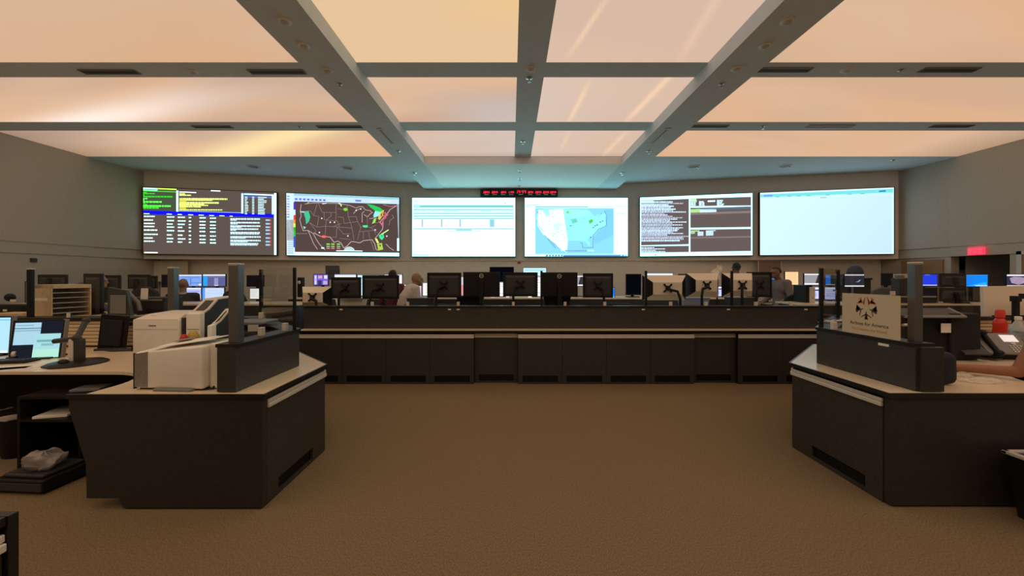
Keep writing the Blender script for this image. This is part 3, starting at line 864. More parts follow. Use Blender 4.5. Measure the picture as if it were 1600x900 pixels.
for i, hh in enumerate(['0844', '0944', '1044', '1144', '1444', '1844', '2044', '0344', '0844']):
    xc = [-.84, -.625, -.41, -.205, .045, .29, .50, .70, .885][i]
    big = i == 4
    g = MB(); ww, hh_, st = (.044, .085, .066) if big else (.030, .058, .040)
    for k, c_ in enumerate(hh):
        seven(g, xc - 2 * st + k * st + (.018 if big and k > 1 else 0), .062 if not big else .062, ww, hh_, c_, .012 if big else .010)
    if big: g.box(xc - .01, xc, -.003, 0, .08, .09); g.box(xc - .008, xc + .002, -.003, 0, .11, .12)
    g.build('digits', M['redglow'], t)
    MB().box(xc - .055, xc + .055, -.002, 0, .026, .044).build('city_strip', M['lgry'], t)

# ------------------------------------------------------------------ exit sign above the alcove
t = thing('exit_sign', 'glowing red EXIT sign above the alcove on the right wall', 'exit sign', (XR, 7.47, 1.962))
MB().box(-.05, .0, -.125, .125, 0, .135, .005).build('housing', M['exit'], t)
TX = Matrix(((0, 0, -1, -.0505), (-1, 0, 0, 0), (0, 1, 0, .067), (0, 0, 0, 1)))
text_mesh('lettering', 'EXIT', .105, mat('exit_letter', (.9, .55, .55), .5), t, TX)
# small things on the walls
solo('wall_sensor', MB().box(-.0, .03, -.045, .045, 0, .07, .006), M['blk2'], 'small dark sensor box on the left wall', 'sensor', (XL - .03, 6.95, 1.80))
solo('call_point', MB().box(-.04, .04, -.03, .0, 0, .05, .006), M['red'], 'tiny red call point on the wall under the middle screens', 'alarm', (P(811, 412, 10.13).x, 10.13, P(811, 412, 10.13).z))
# ================================================================== CONSOLES
def frame(o, dx):
    """matrix: local x along dx, local y into the body, z up"""
    dx = Vector((dx[0], dx[1], 0)).normalized(); dy = Vector((-dx.y, dx.x, 0))
    return Matrix(((dx.x, dy.x, 0, o[0]), (dx.y, dy.y, 0, o[1]), (0, 0, 1, 0), (0, 0, 0, 1)))
def front_unit(parent, Mx, wd, vent, top=.655, name='front_panel', m='lam'):
    """laminate front with a slotted vent at its foot and an aluminium pull rail on top"""
    v0, v1 = vent
    p = MB()
    p.box(.002, wd - .002, 0, .02, .004, .028, M=Mx); p.box(.002, wd - .002, 0, .02, .118, top, M=Mx)
    p.box(.002, v0, 0, .02, .028, .118, M=Mx); p.box(v1, wd - .002, 0, .02, .028, .118, M=Mx)
    fp = p.build(name, M[m], parent)
    g = MB(); g.box(v0 - .005, v1 + .005, .032, .045, .02, .125, M=Mx)
    for k in range(5): g.box(v0, v1, .022, .032, .036 + k * .017, .042 + k * .017, M=Mx)
    g.build('vent_grille', M['grill'], fp)
    r = MB()
    r.box(.0, wd, -.016, .004, top + .002, top + .030, .004, M=Mx); r.box(.0, wd, -.010, .004, top + .033, top + .058, .003, M=Mx)
    r.build('pull_rail', M['rail'], fp)
    return fp

# ---- the long console across the middle of the room: cabinets, then one continuous top
CY = 5.50
cab_px = [465.5, 534.3, 603, 671.7, 740.6, 809.4, 878.2, 947.2, 1016, 1084.6, 1153.3, 1222, 1291]
ORD = ['leftmost', 'second', 'third', 'fourth', 'fifth', 'sixth', 'seventh', 'eighth', 'ninth', 'tenth', 'eleventh', 'rightmost']
for i in range(12):
    x0 = (cab_px[i] - VX) / FPX * CY; x1 = (cab_px[i + 1] - VX) / FPX * CY
    yy = CY + (.07 if i in (4, 9) else 0)
    lab = '%s dark cabinet %sof the long centre console%s' % (ORD[i], '' if i in (0, 11) else 'from the left ', ', set back a little' if i in (4, 9) else '')
    t = thing('console_cabinet', lab, 'cabinet', ((x0 + x1) / 2, yy, 0), 0, 'cabinets of the centre console')
    wd = x1 - x0
    MB().box(-wd / 2 + .004, wd / 2 - .004, .047, .60 - (yy - CY), 0, .735).build('body', M['blkm'], t)
    front_unit(t, frame((-wd / 2, 0), (1, 0)), wd, (.065, wd - .06))
t = thing('console_worktop', 'long tan worktop with dark riser on the centre console', 'worktop', (.7, 5.9, .735), world=True)
MB().box(-3.06, 4.51, 5.47, 6.55, .740, .772, .004).build('worktop', M['top'], t)
MB().box(-3.06, 4.51, 5.455, 5.47, .742, .770).build('edge_band', M['edge'], t)
rz = MB()
rz.box(-3.06, 4.51, 5.66, 5.74, .772, 1.085)
r_ = rz.build('riser', M['lam'], t)
MB().box(-3.08, 4.53, 5.64, 5.76, 1.085, 1.108, .004).build('riser_cap', M['edge'], t)
for px in (533, 702.5, 716, 1005, 1138, 1259):
    a = P(px, 483.5, 5.66)
    MB().box(a.x - .022, a.x + .022, 5.655, 5.66, a.z - .009, a.z + .009).build('riser_tag', M['paper'], r_)
# glass fins and clips on the riser
gl = MB()
for px in (846, 1009, 1143):
    a = P(px, 478, 5.72)
    g = MB(); g.box(a.x - .016, a.x + .016, 5.70, 5.73, 1.10, 1.625, .003)
    g.build('screen_post', M['blk'], t)
for px in (581.5, 637, 716, 802, 883, 945, 1048, 1103, 1181, 1236):
    a = P(px, 473, 5.68)
    MB().box(a.x - .019, a.x + .019, 5.665, 5.70, 1.105, 1.165, .003).build('glass_clip', M['clip'], t)

# ---- the two side consoles
def riser_run(t, pts, th, z0=.772, z1=1.07):
    rr = MB().prism(path_poly(pts, 0, th), z0, z1).build('riser', M['lam'], t)
    MB().prism(path_poly(pts, -.012 if th > 0 else .012, th + (.012 if th > 0 else -.012)), z1, z1 + .022).build('riser_cap', M['edge'], t)
    return rr
def glass_run(t, a, b, z0=1.10, z1=1.62, m='glass'):
    d = Vector((b[0] - a[0], b[1] - a[1])); L = d.length
    Mx = frame(a, d)
    return MB().box(0, L, -.005, .005, z0, z1, M=Mx).build('glass_panel', M[m], t)

# left console -------------------------------------------------------
lt = thing('dispatch_console', 'dark dispatch console with tan top and glass screens at left of the aisle', 'console', (-2.3, 3.3, 0), world=True)
arc = [(-3.24 + .42 * math.cos(R(a)), 2.72 + .42 * math.sin(R(a))) for a in range(90, -1, -9)]
top = [(-1.64, 2.545), (-1.64, 3.40), (-2.54, 4.30), (-6.3, 4.30), (-6.3, 3.14)] + arc + [(-2.82, 2.545)]
MB().prism(top, .742, .767).build('worktop', M['top'], lt)
eb = MB(); eb.prism([(-1.64, 2.53), (-1.625, 2.53), (-1.625, 3.406), (-2.53, 4.31), (-2.54, 4.30), (-1.64, 3.40)], .738, .7675)
eb.prism([(-2.94, 2.53), (-1.64, 2.53), (-1.64, 2.545), (-2.94, 2.545)], .738, .7675)
eb.build('edge_band', M['edge'], lt)
ep = MB()
Mxz = Matrix(((1, 0, 0, 0), (0, 0, -1, 2.60), (0, 1, 0, 0), (0, 0, 0, 1)))
ep.prism([(-2.935, .742), (-2.93, .66), (-2.82, .30), (-2.815, .075), (-2.60, .075), (-2.575, .012), (-1.652, .012), (-1.652, .742)], 0, .055, M=Mxz)
ep.build('end_panel', M['lamd'], lt)
MB().box(-2.62, -2.55, 2.59, 2.70, 0, .08, .004).build('foot', M['blkm'], lt)
front_unit(lt, frame((-1.655, 2.60), (0, 1)), .80, (.13, .60))
c45 = Vector((-1, 1, 0)).normalized()
front_unit(lt, frame((-1.655, 3.41), (-1, 1)), 1.20, (.2, 1.0))
MB().prism([(-1.70, 2.62), (-1.70, 3.38), (-2.56, 4.24), (-6.2, 4.24), (-6.2, 4.19), (-2.60, 4.19), (-1.76, 3.36), (-1.76, 2.62)], .01, .738).build('back_panel', M['blkm'], lt)
lr = [(-1.845, 2.57), (-1.845, 3.34), (-2.78, 4.275), (-6.3, 4.275)]
riser_run(lt, [lr[0], lr[1], lr[2]], .125)
riser_run(lt, [lr[2], lr[3]], .06, .772, .80)
sl = MB()
for k in range(7): sl.box(-6.2, -2.86, 4.20, 4.225, .79 + k * .039, .822 + k * .039, .003)
s0 = sl.build('slat_panel', M['slat'], lt)
MB().box(-6.3, -2.80, 4.226, 4.29, .772, 1.065).build('slat_back', M['blkm'], s0)
MB().box(-6.3, -2.78, 4.17, 4.36, 1.065, 1.095, .004).build('shelf_rail', M['edge'], lt)
# big square post on the near end, thin posts elsewhere
def sq_post(t, x, y, s, z0, z1, m='post'):
    o = MB().box(x - s, x + s, y - s, y + s, z0, z1, .005).build('screen_post', M[m], t)
    if s > .02: MB().box(x - s - .001, x + s + .001, y - s - .001, y + s + .001, z1, z1 + .012, .003).build('post_cap', M['lgry'], o)
sq_post(lt, -1.905, 2.66, .033, 1.09, 1.625)
sq_post(lt, -3.76, 4.27, .035, 1.095, 1.635)
sq_post(lt, -5.345, 4.27, .022, 1.095, 1.62, 'blk')
sq_post(lt, -1.84, 3.26, .012, 1.09, 1.62, 'blk')
sq_post(lt, -2.75, 4.22, .016, 1.09, 1.62, 'blk')
glass_run(lt, (-1.90, 2.70), (-1.845, 3.25)); glass_run(lt, (-1.85, 3.275), (-2.74, 4.205)); glass_run(lt, (-3.79, 4.27), (-2.77, 4.27)); glass_run(lt, (-5.32, 4.27), (-3.80, 4.27))
for px, py, d in [(408.5, 521, 2.95), (445.5, 512, 3.22), (408, 481, 4.15)]:
    a = P(px, py, d)
    MB().box(a.x - .017, a.x + .017, a.y - .02, a.y + .02, 1.085, 1.155, .003).build('glass_clip', M['clip'], lt)

# right console ------------------------------------------------------
rt = thing('dispatch_console', 'dark dispatch console with tan top and glass screens at right of the aisle', 'console', (3.2, 3.3, 0), world=True)
arc = [(4.20 - .40 * math.cos(R(a)), 2.74 + .40 * math.sin(R(a))) for a in range(0, 91, 9)]
top = [(2.525, 2.565), (3.80, 2.565)] + arc + [(6.9, 3.14), (6.9, 4.40), (3.47, 4.40), (2.525, 3.47)]
MB().prism(top, .742, .767).build('worktop', M['top'], rt)
eb = MB(); eb.prism([(2.51, 2.55), (2.525, 2.55), (2.525, 3.47), (3.47, 4.40), (3.46, 4.41), (2.51, 3.476)], .738, .7675)
eb.prism([(2.525, 2.55), (3.80, 2.55), (3.80, 2.565), (2.525, 2.565)], .738, .7675)
eb.build('edge_band', M['edge'], rt)
MB().box(2.545, 3.79, 2.57, 2.625, .012, .742, .003).build('end_panel', M['lamd'], rt)
Mr = frame((2.54, 3.475), (0, -1))
front_unit(rt, Mr, .85, (.23, .72))
front_unit(rt, frame((3.44, 4.375), (-1, -1)), 1.26, (.2, 1.0))
MB().prism([(2.59, 2.63), (2.65, 2.63), (2.65, 3.42), (3.52, 4.28), (6.8, 4.28), (6.8, 4.34), (3.48, 4.34), (2.59, 3.45)], .01, .738).build('back_panel', M['blkm'], rt)
rr = [(2.735, 2.60), (2.735, 3.44), (3.66, 4.365)]
rs = riser_run(rt, rr, -.125)
MB().box(2.755, 2.905, 2.575, 2.605, .772, 1.07, .003).build('riser_end', M['lamd'], rt)
a = P(1391, 536, 2.86)
MB().box(2.731, 2.735, 2.78, 2.86, 1.035, 1.053).build('riser_tag', M['paper'], rs)
sl = MB()
for k in range(7): sl.box(3.75, 6.8, 4.27, 4.295, .79 + k * .039, .822 + k * .039, .003)
s0 = sl.build('slat_panel', M['slat'], rt)
MB().box(3.75, 6.9, 4.296, 4.36, .772, 1.065).build('slat_back', M['blkm'], s0)
MB().box(3.72, 6.9, 4.24, 4.42, 1.065, 1.095, .004).build('shelf_rail', M['edge'], rt)
sq_post(rt, 2.828, 2.69, .028, 1.09, 1.635)
sq_post(rt, 2.775, 3.44, .014, 1.09, 1.62, 'blk')
sq_post(rt, 3.62, 4.26, .016, 1.09, 1.62, 'blk')
glass_run(rt, (2.785, 3.42), (2.805, 2.73)); glass_run(rt, (3.60, 4.24), (2.79, 3.455)); glass_run(rt, (3.64, 4.30), (5.2, 4.33))
for y in (2.97, 3.29):
    MB().box(2.745, 2.78, y - .017, y + .017, 1.088, 1.155, .003).build('glass_clip', M['clip'], rt)

# near console cut by the lower left corner of the frame
nt_ = thing('dispatch_console', 'end of a dark console with aluminium rails in the near left corner', 'console', (-2.1, .4, 0), world=True)
MB().box(-2.7, -1.652, -.6, 1.246, .742, .767, .003).build('worktop', M['top'], nt_)
MB().box(-2.7, -1.634, 1.247, 1.275, .012, .77, .002).build('end_panel', M['edge'], nt_)
front_unit(nt_, frame((-1.650, -.6), (0, 1)), 1.845, (.5, 1.4))
MB().box(-2.6, -1.72, -.58, 1.22, .01, .738).build('body', M['blkm'], nt_)
MB().box(-1.652, -1.640, -.6, 1.246, .74, .768).build('edge_band', M['edge'], nt_)

# ---- farther desks behind the consoles
def desk_row(x0, x1, y0, y1, z, label, front=True):
    t = thing('desk', label, 'desk', ((x0 + x1) / 2, (y0 + y1) / 2, 0), world=True)
    MB().box(x0, x1, y0, y1, z - .03, z, .004).build('worktop', M['top'], t)
    p = MB().box(x0 + .03, x1 - .03, y0 + .02, y0 + .05, .06, z - .03).build('front_panel', M['lamd'], t)
    n = max(2, int((x1 - x0) / 1.6) + 1)
    for k in range(n):
        x = x0 + .06 + (x1 - x0 - .12) * k / (n - 1)
        MB().box(x - .03, x + .03, y0 + .06, y1 - .05, 0, z - .03, .004).build('leg', M['blk2'], t)
    return t
desk_row(-4.4, 4.5, 7.50, 8.25, 1.12, 'long high desk row behind the people at the centre console')
desk_row(-3.4, 4.55, 8.75, 9.35, 1.05, 'rearmost desk row under the middle wall screens')
desk_row(-8.3, -3.5, 6.30, 6.90, 1.09, 'dark desk row behind the left dispatch console')
desk_row(-7.2, -4.5, 7.72, 8.35, .97, 'desk with four stacked blue screens below the leftmost wall screens')
desk_row(4.75, 8.9, 6.30, 6.92, 1.09, 'dark desk row behind the right dispatch console')
desk_row(5.45, 8.8, 7.90, 8.50, .97, 'desk row below the rightmost wall screens')

# ================================================================== MONITORS
def picture_for(kind, w_, h_):
    rnd = random.Random(hash(kind) % 1000)
    if kind == 'white':
        p = PIC(w_, h_, (246, 240, 236)); p.layer(); p.rect(0, 0, 1, .07, (190, 205, 225))
        for k in range(6): p.rect(.08, .16 + k * .12, .3 + rnd.random() * .5, .19 + k * .12, (190, 190, 205))
    elif kind == 'pinkwhite':
        p = PIC(w_, h_, (236, 205, 240)); p.layer(); p.rect(0, 0, 1, .12, (250, 240, 245)); p.rect(.1, .3, .8, .34, (215, 190, 225))
    elif kind == 'pink':
        p = PIC(w_, h_, (232, 150, 150)); p.layer(); p.rect(0, 0, 1, .4, (205, 205, 210))
    elif kind == 'cyan':
        p = PIC(w_, h_, (205, 240, 250)); p.layer(); p.rect(.05, .1, .95, .2, (150, 215, 240)); p.rect(.05, .4, .7, .45, (160, 220, 240))
    elif kind == 'azure':
        p = PIC(w_, h_, (20, 130, 240)); p.layer(); p.poly([(.05, .95), (.95, .6), (.95, .95)], (40, 170, 250)); p.rect(.45, .88, .97, .97, (190, 225, 250)); p.rect(0, 0, 1, .04, (80, 160, 230))
    elif kind == 'royal':
        p = PIC(w_, h_, (35, 60, 225)); p.layer(); p.rect(0, .9, 1, .98, (190, 205, 250)); p.rect(.3, 0, .6, .06, (110, 130, 235))
    elif kind == 'peach':
        p = PIC(w_, h_, (250, 205, 150)); p.layer()
        for k in range(6): p.rect(.1, .12 + k * .14, .88, .15 + k * .14, (235, 170, 130))
    elif kind == 'lilac':
        p = PIC(w_, h_, (205, 208, 250)); p.layer(); p.rect(.05, .04, .95, .14, (240, 240, 255)); p.rect(.15, .3, .8, .34, (160, 165, 225)); p.rect(.55, .2, .95, .3, (60, 60, 100)); p.rect(.1, .5, .7, .8, (180, 185, 240))
    elif kind == 'greywhite':
        p = PIC(w_, h_, (150, 148, 155)); p.layer(); p.rect(0, 0, 1, .1, (250, 250, 252)); p.rect(0, .86, 1, 1, (235, 235, 245)); p.poly([(.75, .1), (1, .1), (1, .86), (.6, .86)], (60, 50, 50))
    elif kind == 'bluedark':
        p = PIC(w_, h_, (38, 44, 48)); p.layer(); p.rect(0, 0, .3, .9, (25, 125, 235)); p.rect(0, .9, .75, .96, (190, 200, 210))
    elif kind == 'radar':
        p = PIC(w_, h_, (44, 42, 54)); p.layer(); p.rect(0, 0, 1, .09, (225, 222, 230)); p.rect(0, .9, 1, 1, (235, 235, 240)); p.poly([(.55, .62), (.68, .56), (.76, .44), (.82, .46), (.72, .62)], (165, 170, 185))
    elif kind == 'map':
        p = PIC(w_, h_, (52, 48, 66)); p.layer(); p.rect(0, 0, 1, .12, (240, 235, 240)); p.rect(0, .9, 1, 1, (225, 220, 230)); p.poly([(.12, .3), (.3, .18), (.6, .2), (.85, .3), (.8, .7), (.5, .85), (.2, .7)], (160, 140, 165))
        for k in range(14): x, y = rnd.uniform(.2, .75), rnd.uniform(.25, .7); p.rect(x, y, x + .05, y + .05, rnd.choice([(190, 175, 190), (140, 118, 150), (205, 200, 205)]))
    elif kind == 'bluework':
        p = PIC(w_, h_, (130, 170, 245)); p.layer(); p.rect(0, 0, 1, .1, (240, 245, 255)); p.rect(.1, .4, .45, .44, (70, 100, 190)); p.rect(.5, .3, .53, .9, (70, 95, 185)); p.rect(.5, .7, 1, .75, (70, 110, 210)); p.rect(.88, .78, .98, .96, (235, 235, 250)); p.rect(.1, .15, .9, .3, (120, 150, 225))
    elif kind == 'bluegrey':
        p = PIC(w_, h_, (96, 98, 150)); p.layer(); p.rect(0, 0, 1, .12, (240, 248, 255)); p.rect(0, .1, .2, 1, (45, 165, 245)); p.rect(.5, .3, .68, .95, (155, 150, 200)); p.rect(.5, .93, .68, .98, (240, 235, 250)); p.rect(.22, .15, .95, .25, (120, 120, 170))
    elif kind == 'lilacwork':
        p = PIC(w_, h_, (190, 196, 248)); p.layer(); p.rect(0, 0, 1, .1, (240, 242, 255)); p.rect(0, .1, .33, .5, (110, 110, 140)); p.rect(.1, .55, 1, 1, (252, 225, 235)); p.rect(.4, .25, .95, .3, (140, 150, 225)); p.rect(.15, .7, .8, .74, (240, 170, 190))
    elif kind == 'paleblue':
        p = PIC(w_, h_, (205, 220, 252)); p.layer(); p.rect(0, 0, .12, 1, (90, 160, 250)); p.rect(.15, .45, .95, .48, (180, 200, 245)); p.rect(.3, .2, .7, .24, (180, 195, 240))
    elif kind == 'photo':
        p = PIC(w_, h_, (98, 78, 190)); p.layer(); p.rect(0, .4, 1, .55, (120, 95, 225)); p.rect(.05, .08, .2, .95, (205, 205, 235)); p.rect(.72, .08, .95, .4, (225, 220, 235)); p.rect(.3, .1, .6, .38, (210, 160, 170)); p.rect(.3, .55, .55, 1, (60, 52, 95)); p.rect(.65, .6, .95, .95, (185, 165, 200))
    elif kind == 'windows':
        p = PIC(w_, h_, (26, 28, 38)); p.layer(); p.rect(.02, .04, .55, .62, (165, 205, 222)); p.layer(); p.rect(.02, .18, .55, .2, (60, 90, 110)); p.rect(.04, .1, .4, .12, (120, 160, 180)); p.rect(.02, .24, .54, .26, (110, 150, 175))
        p.layer(); p.rect(.44, .34, .98, .97, (160, 212, 218)); p.layer(); p.rect(.5, .5, .9, .56, (115, 165, 170)); p.rect(.44, .75, .98, .97, (172, 225, 205)); p.rect(.6, .6, .85, .66, (130, 180, 180))
    elif kind == 'cyanwork':
        p = PIC(w_, h_, (175, 222, 248)); p.layer(); p.rect(0, .05, 1, .08, (120, 190, 230)); p.rect(0, .93, .97, 1, (225, 245, 250))
    else:   # off
        p = PIC(w_, h_, (6, 7, 12))
    return p
def x_mount(mb, y, zc, r=.075, s=1):
    for a in (45, 135, 225, 315):
        v = Vector((math.cos(R(a)), 0, math.sin(R(a)))) * r
        mb.cyl((0, y, zc), (v.x, y, zc + v.z), .014, .012, 8)
        mb.ball((v.x, y, zc + v.z), .016, 8, 6)
    mb.box(-.035, .035, y - .012, y + .012, zc - .035, zc + .035, .004)
def monitor(px0, px1, py0, py1, d, label, kind='off', back='plain', base=.767, yaw=0.0, face=-1, stand='pole', group=None, armx=0.0, tilt=0.0):
    """face=-1: the screen looks at the camera side; face=+1: its back does"""
    a, b = P(px0, py0, d), P(px1, py1, d)
    w_, h_ = abs(b.x - a.x) / max(.3, math.cos(R(yaw))), a.z - b.z
    zc = (a.z + b.z) / 2 - base
    rot = R(yaw) + (math.pi if face > 0 else 0)
    t = thing('monitor', label, 'monitor', ((a.x + b.x) / 2, d, base), rot, group)
    # local: screen faces -y
    z0, z1 = zc - h_ / 2, zc + h_ / 2
    hb = MB(); hb.box(-w_ / 2, w_ / 2, .0, .030, z0, z1, .004)
    hs = hb.build('housing', M['blk'], t)
    sw, sh = w_ - .022, h_ - .026
    p = picture_for(kind, sw, sh)
    p.build('screen', t, M4=Matrix.Translation((0, -.0015, z0 + .015)))
    if back == 'plain':
        MB().hull([(-w_ / 2 + .03, .03, z0 + .03), (w_ / 2 - .03, .03, z0 + .03), (w_ / 2 - .03, .03, z1 - .05), (-w_ / 2 + .03, .03, z1 - .05)],
                  [(-w_ / 2 + .06, .055, z0 + .06), (w_ / 2 - .06, .055, z0 + .06), (w_ / 2 - .06, .055, z1 - .08), (-w_ / 2 + .06, .055, z1 - .08)]).build('back_cover', M['blk2'], t)
        yb = .055
    elif back == 'logo':
        MB().box(-w_ / 2 + .012, w_ / 2 - .012, .03, .045, z0 + .012, z1 - .012, .006).build('back_cover', M['blk'], t)
        yb = .045
        ring = MB()
        n = 28; rz_ = z1 - .062
        for k in range(n):
            a0, a1 = 2 * math.pi * k / n, 2 * math.pi * (k + 1) / n
            ring.cyl((.030 * math.cos(a0), yb + .001, rz_ + .030 * math.sin(a0)), (.030 * math.cos(a1), yb + .001, rz_ + .030 * math.sin(a1)), .0035, seg=6)
        lg = ring.build('logo_ring', M['paper'], t)
        text_mesh('logo_letters', 'DELL', .022, M['paper'], t, Matrix(((-1, 0, 0, 0), (0, 0, 1, yb + .001), (0, 1, 0, rz_), (0, 0, 0, 1))))
    elif back == 'tan':
        i_ = .17 * w_
        ya, yb = .03, .165
        A = [(-w_ / 2, ya, z0), (w_ / 2, ya, z0), (w_ / 2, ya, z1), (-w_ / 2, ya, z1)]
        B = [(-w_ / 2 + i_, yb, z0 + .25 * h_), (w_ / 2 - i_, yb, z0 + .25 * h_), (w_ / 2 - i_, yb, z1 - .28 * h_), (-w_ / 2 + i_, yb, z1 - .28 * h_)]
        m1 = MB(); m1.face([A[0], A[1], B[1], B[0]]); m1.face([B[0], B[1], B[2], B[3]]); m1.face([B[3], B[2], A[2], A[3]])
        bmesh.ops.recalc_face_normals(m1.bm, faces=m1.bm.faces)
        m1.build('back_cover', M['tan'], t)
        MB().face([A[1], A[2], B[2], B[1]]).build('side_cover', M['blk'], t); MB().face([A[3], A[0], B[0], B[3]]).build('side_cover', M['blk'], t)  # side facets blackened, their dark reflections put into the colour
    if stand == 'pole':
        s = MB(); s.box(-.035, .035, yb, yb + .03, max(.02, zc - .06), zc + .05, .004); s.box(-.03, .03, yb + .015, yb + .045, .012, zc, .005)
        s.build('stand', M['blk'], t)
        MB().box(-.12, .12, yb - .08, yb + .12, 0, .015, .005).build('base', M['blk'], t)
    elif stand == 'arm':
        s = MB(); x_mount(s, yb + .014, zc); mp = s.build('mount', M['blk'], t)
        s = MB(); pz = max(.10, zc - .16)
        s.tube([(0, yb + .03, zc - .01), (armx * .3, yb + .075, zc - .03), (armx, yb + .08, zc - .05), (armx * 1.25, yb + .10, pz), (armx * 1.3, yb + .11, .02)], .019, 10)
        s.build('arm', M['blk'], t, True)
        MB().cyl((armx * 1.3, yb + .11, 0), (armx * 1.3, yb + .11, .03), .05).build('base', M['blk'], t, True)
    return t
G1 = 'monitors standing back to the aisle on the centre console'
Z1 = .772
MON = [
 (474, 520, 448, 479, 6.15, 'tan-backed monitor at the left end of the centre console', 'white', 'tan', 0, -.09),
 (519, 564, 433, 466, 6.10, 'black monitor back right of the leftmost tan-backed monitor', 'off', 'plain', 4, .05),
 (567, 624, 430, 467, 6.15, 'wide black monitor back left of the person in maroon', 'off', 'plain', 0, .09),
 (668, 721, 426, 465, 6.10, 'black monitor back right of the bald person in white', 'off', 'plain', 0, .08),
 (724, 781, 425, 464, 6.10, 'black monitor back with a round badge, left one of two such', 'off', 'logo', 0, .0),
 (786, 840, 425.5, 463, 6.12, 'black monitor back between the two with round badges', 'off', 'plain', 0, .09),
 (845, 902, 425.5, 464, 6.10, 'black monitor back with a round badge, right one of two such', 'off', 'logo', 0, .0),
 (911, 957, 427, 465, 6.15, 'black monitor back between a badged one and the tan-backed trio', 'off', 'plain', -6, -.06),
 (1003, 1070, 430, 469, 6.10, 'leftmost of the three tan-backed monitors at right centre', 'white', 'tan', 0, -.12),
 (1071, 1121, 427, 464, 6.20, 'middle one of the three tan-backed monitors at right centre', 'lilac', 'tan', 0, .10),
 (1127, 1173, 427, 463, 6.10, 'rightmost of the three tan-backed monitors at right centre', 'white', 'tan', 0, .05),
 (1170, 1201, 425, 464, 6.30, 'black monitor back just left of the standing person in grey', 'off', 'plain', -24, .05)]
for (a, b, c_, e, d, lab, k, bk, yw, ax) in MON:
    monitor(a, b, c_, e, d, lab, k, bk, Z1, yw, 1, 'pole' if bk == 'logo' else 'arm', G1, ax)
G2 = 'lit monitors facing the camera behind the centre console'
for (a, b, c_, e, d, lab, k, base) in [
 (522, 557, 428, 457, 7.85, 'bright white screen peeping above a black monitor near a small photo screen', 'white', 1.12),
 (558, 594, 429, 463, 7.85, 'white and pale blue screen seen in the gap between two black monitors', 'cyan', 1.12),
 (600, 629, 428, 458, 7.95, 'white screen right behind the person in maroon', 'white', 1.12),
 (630, 659, 444, 465, 7.80, 'pinkish white screen in front of the bald person', 'pinkwhite', 1.12),
 (660, 700, 441, 463, 7.85, 'white screen mostly behind the monitor right of the bald person', 'white', 1.12),
 (706, 742, 432, 465, 7.80, 'pink screen glowing through a thin gap between monitors', 'pink', 1.12),
 (766, 797, 440, 465, 7.80, 'white screen behind the gap between a badged monitor and its neighbour', 'white', 1.12),
 (824, 856, 431, 466, 7.80, 'white screen behind the thin post at the middle of the console', 'white', 1.12),
 (890, 913, 430, 448, 7.90, 'small white screen right of the right badged monitor', 'greywhite', 1.12),
 (765, 803, 417, 441, 9.0, 'dark screen on the rearmost desk left of a bright one', 'off', 1.05),
 (817, 854, 418, 441, 9.0, 'bright pale blue screen on the rearmost desk', 'cyan', 1.05),
 (925, 961, 449, 466, 7.75, 'azure screen right of the last plain black monitor', 'azure', 1.12),
 (978, 1002, 428, 461, 7.70, 'dark navy screen left of the tan-backed trio', 'off', 1.12),
 (1009, 1052, 426, 450, 7.95, 'white screen showing above the leftmost of the tan-backed trio', 'white', 1.12),
 (1116, 1129, 447, 464, 7.70, 'narrow lilac screen between two tan-backed monitors', 'lilac', 1.12),
 (1060, 1078, 428, 455, 7.8, 'dark screen behind the gap between the first two tan-backed monitors', 'off', 1.12),
 (1192, 1212, 430, 448, 8.3, 'azure screen in front of the standing person in grey', 'azure', .97),
 (1226, 1248, 424, 446, 8.3, 'peach screen behind the standing person in grey', 'peach', .97),
 (1256, 1286, 427, 446, 8.25, 'upper grey and white screen left of the thin glass post', 'greywhite', .97),
 (1257, 1286, 448, 468, 8.10, 'lower lilac screen left of the thin glass post', 'lilac', .97),
 (1289, 1317, 429, 447, 8.25, 'upper half blue, half dark screen behind the glass corner', 'bluedark', .97),
 (1288, 1312, 448, 469, 8.10, 'lower lilac screen behind the glass corner', 'lilac', .97),
 (1319, 1351, 428, 449, 8.20, 'dark screen with white bars above the sign board', 'radar', .97),
 (1378, 1402, 427, 446, 8.30, 'small dark screen left of the square post at right', 'off', .97),
 (1436, 1465, 428, 448, 6.82, 'royal blue screen right of the square post at right', 'royal', 1.09),
 (1507, 1544, 428.5, 449, 6.80, 'azure screen in front of the alcove', 'azure', 1.09),
 (1572, 1610, 428, 449, 6.55, 'dark map screen at the right edge of the frame', 'map', 1.09)]:
    monitor(a, b, c_, e, d, lab, k, 'plain', base, 0, -1, 'pole', G2)
G3 = 'black monitors on the farther desks'
for (a, b, c_, e, d, lab, k, yw, f, base) in [
 (1466, 1507, 427, 448.5, 6.72, 'black monitor back between the royal blue and azure screens', 'off', 0, 1, 1.09),
 (1441, 1465, 449.5, 471, 6.62, 'navy monitor below the royal blue screen', 'off', 0, -1, 1.09),
 (1467, 1507, 449.5, 471, 6.52, 'lower black monitor back with a small pale badge', 'off', 0, 1, 1.09),
 (62, 107, 429, 449, 6.65, 'black monitor behind the tan letter tray', 'off', 0, 1, 1.09),
 (156, 190, 430, 453, 6.70, 'black monitor right of the tall portrait monitor', 'off', 0, 1, 1.09),
 (202, 236, 429, 451, 6.70, 'black monitor behind the hanging cream note', 'off', 0, 1, 1.09),
 (235, 247, 431, 451, 6.85, 'narrow black monitor edge right of the one behind the note', 'off', 0, 1, 1.09),
 (252, 275, 429, 449, 6.75, 'dark navy monitor left of the farther square post', 'off', 0, -1, 1.09),
 (385, 412, 430, 448, 8.0, 'dark monitor behind the clear glass right of the big post', 'off', 0, -1, .97)]:
    monitor(a, b, c_, e, d, lab, k, 'plain', base, yw, f, 'pole', G3)
G4 = 'two by two block of blue screens'
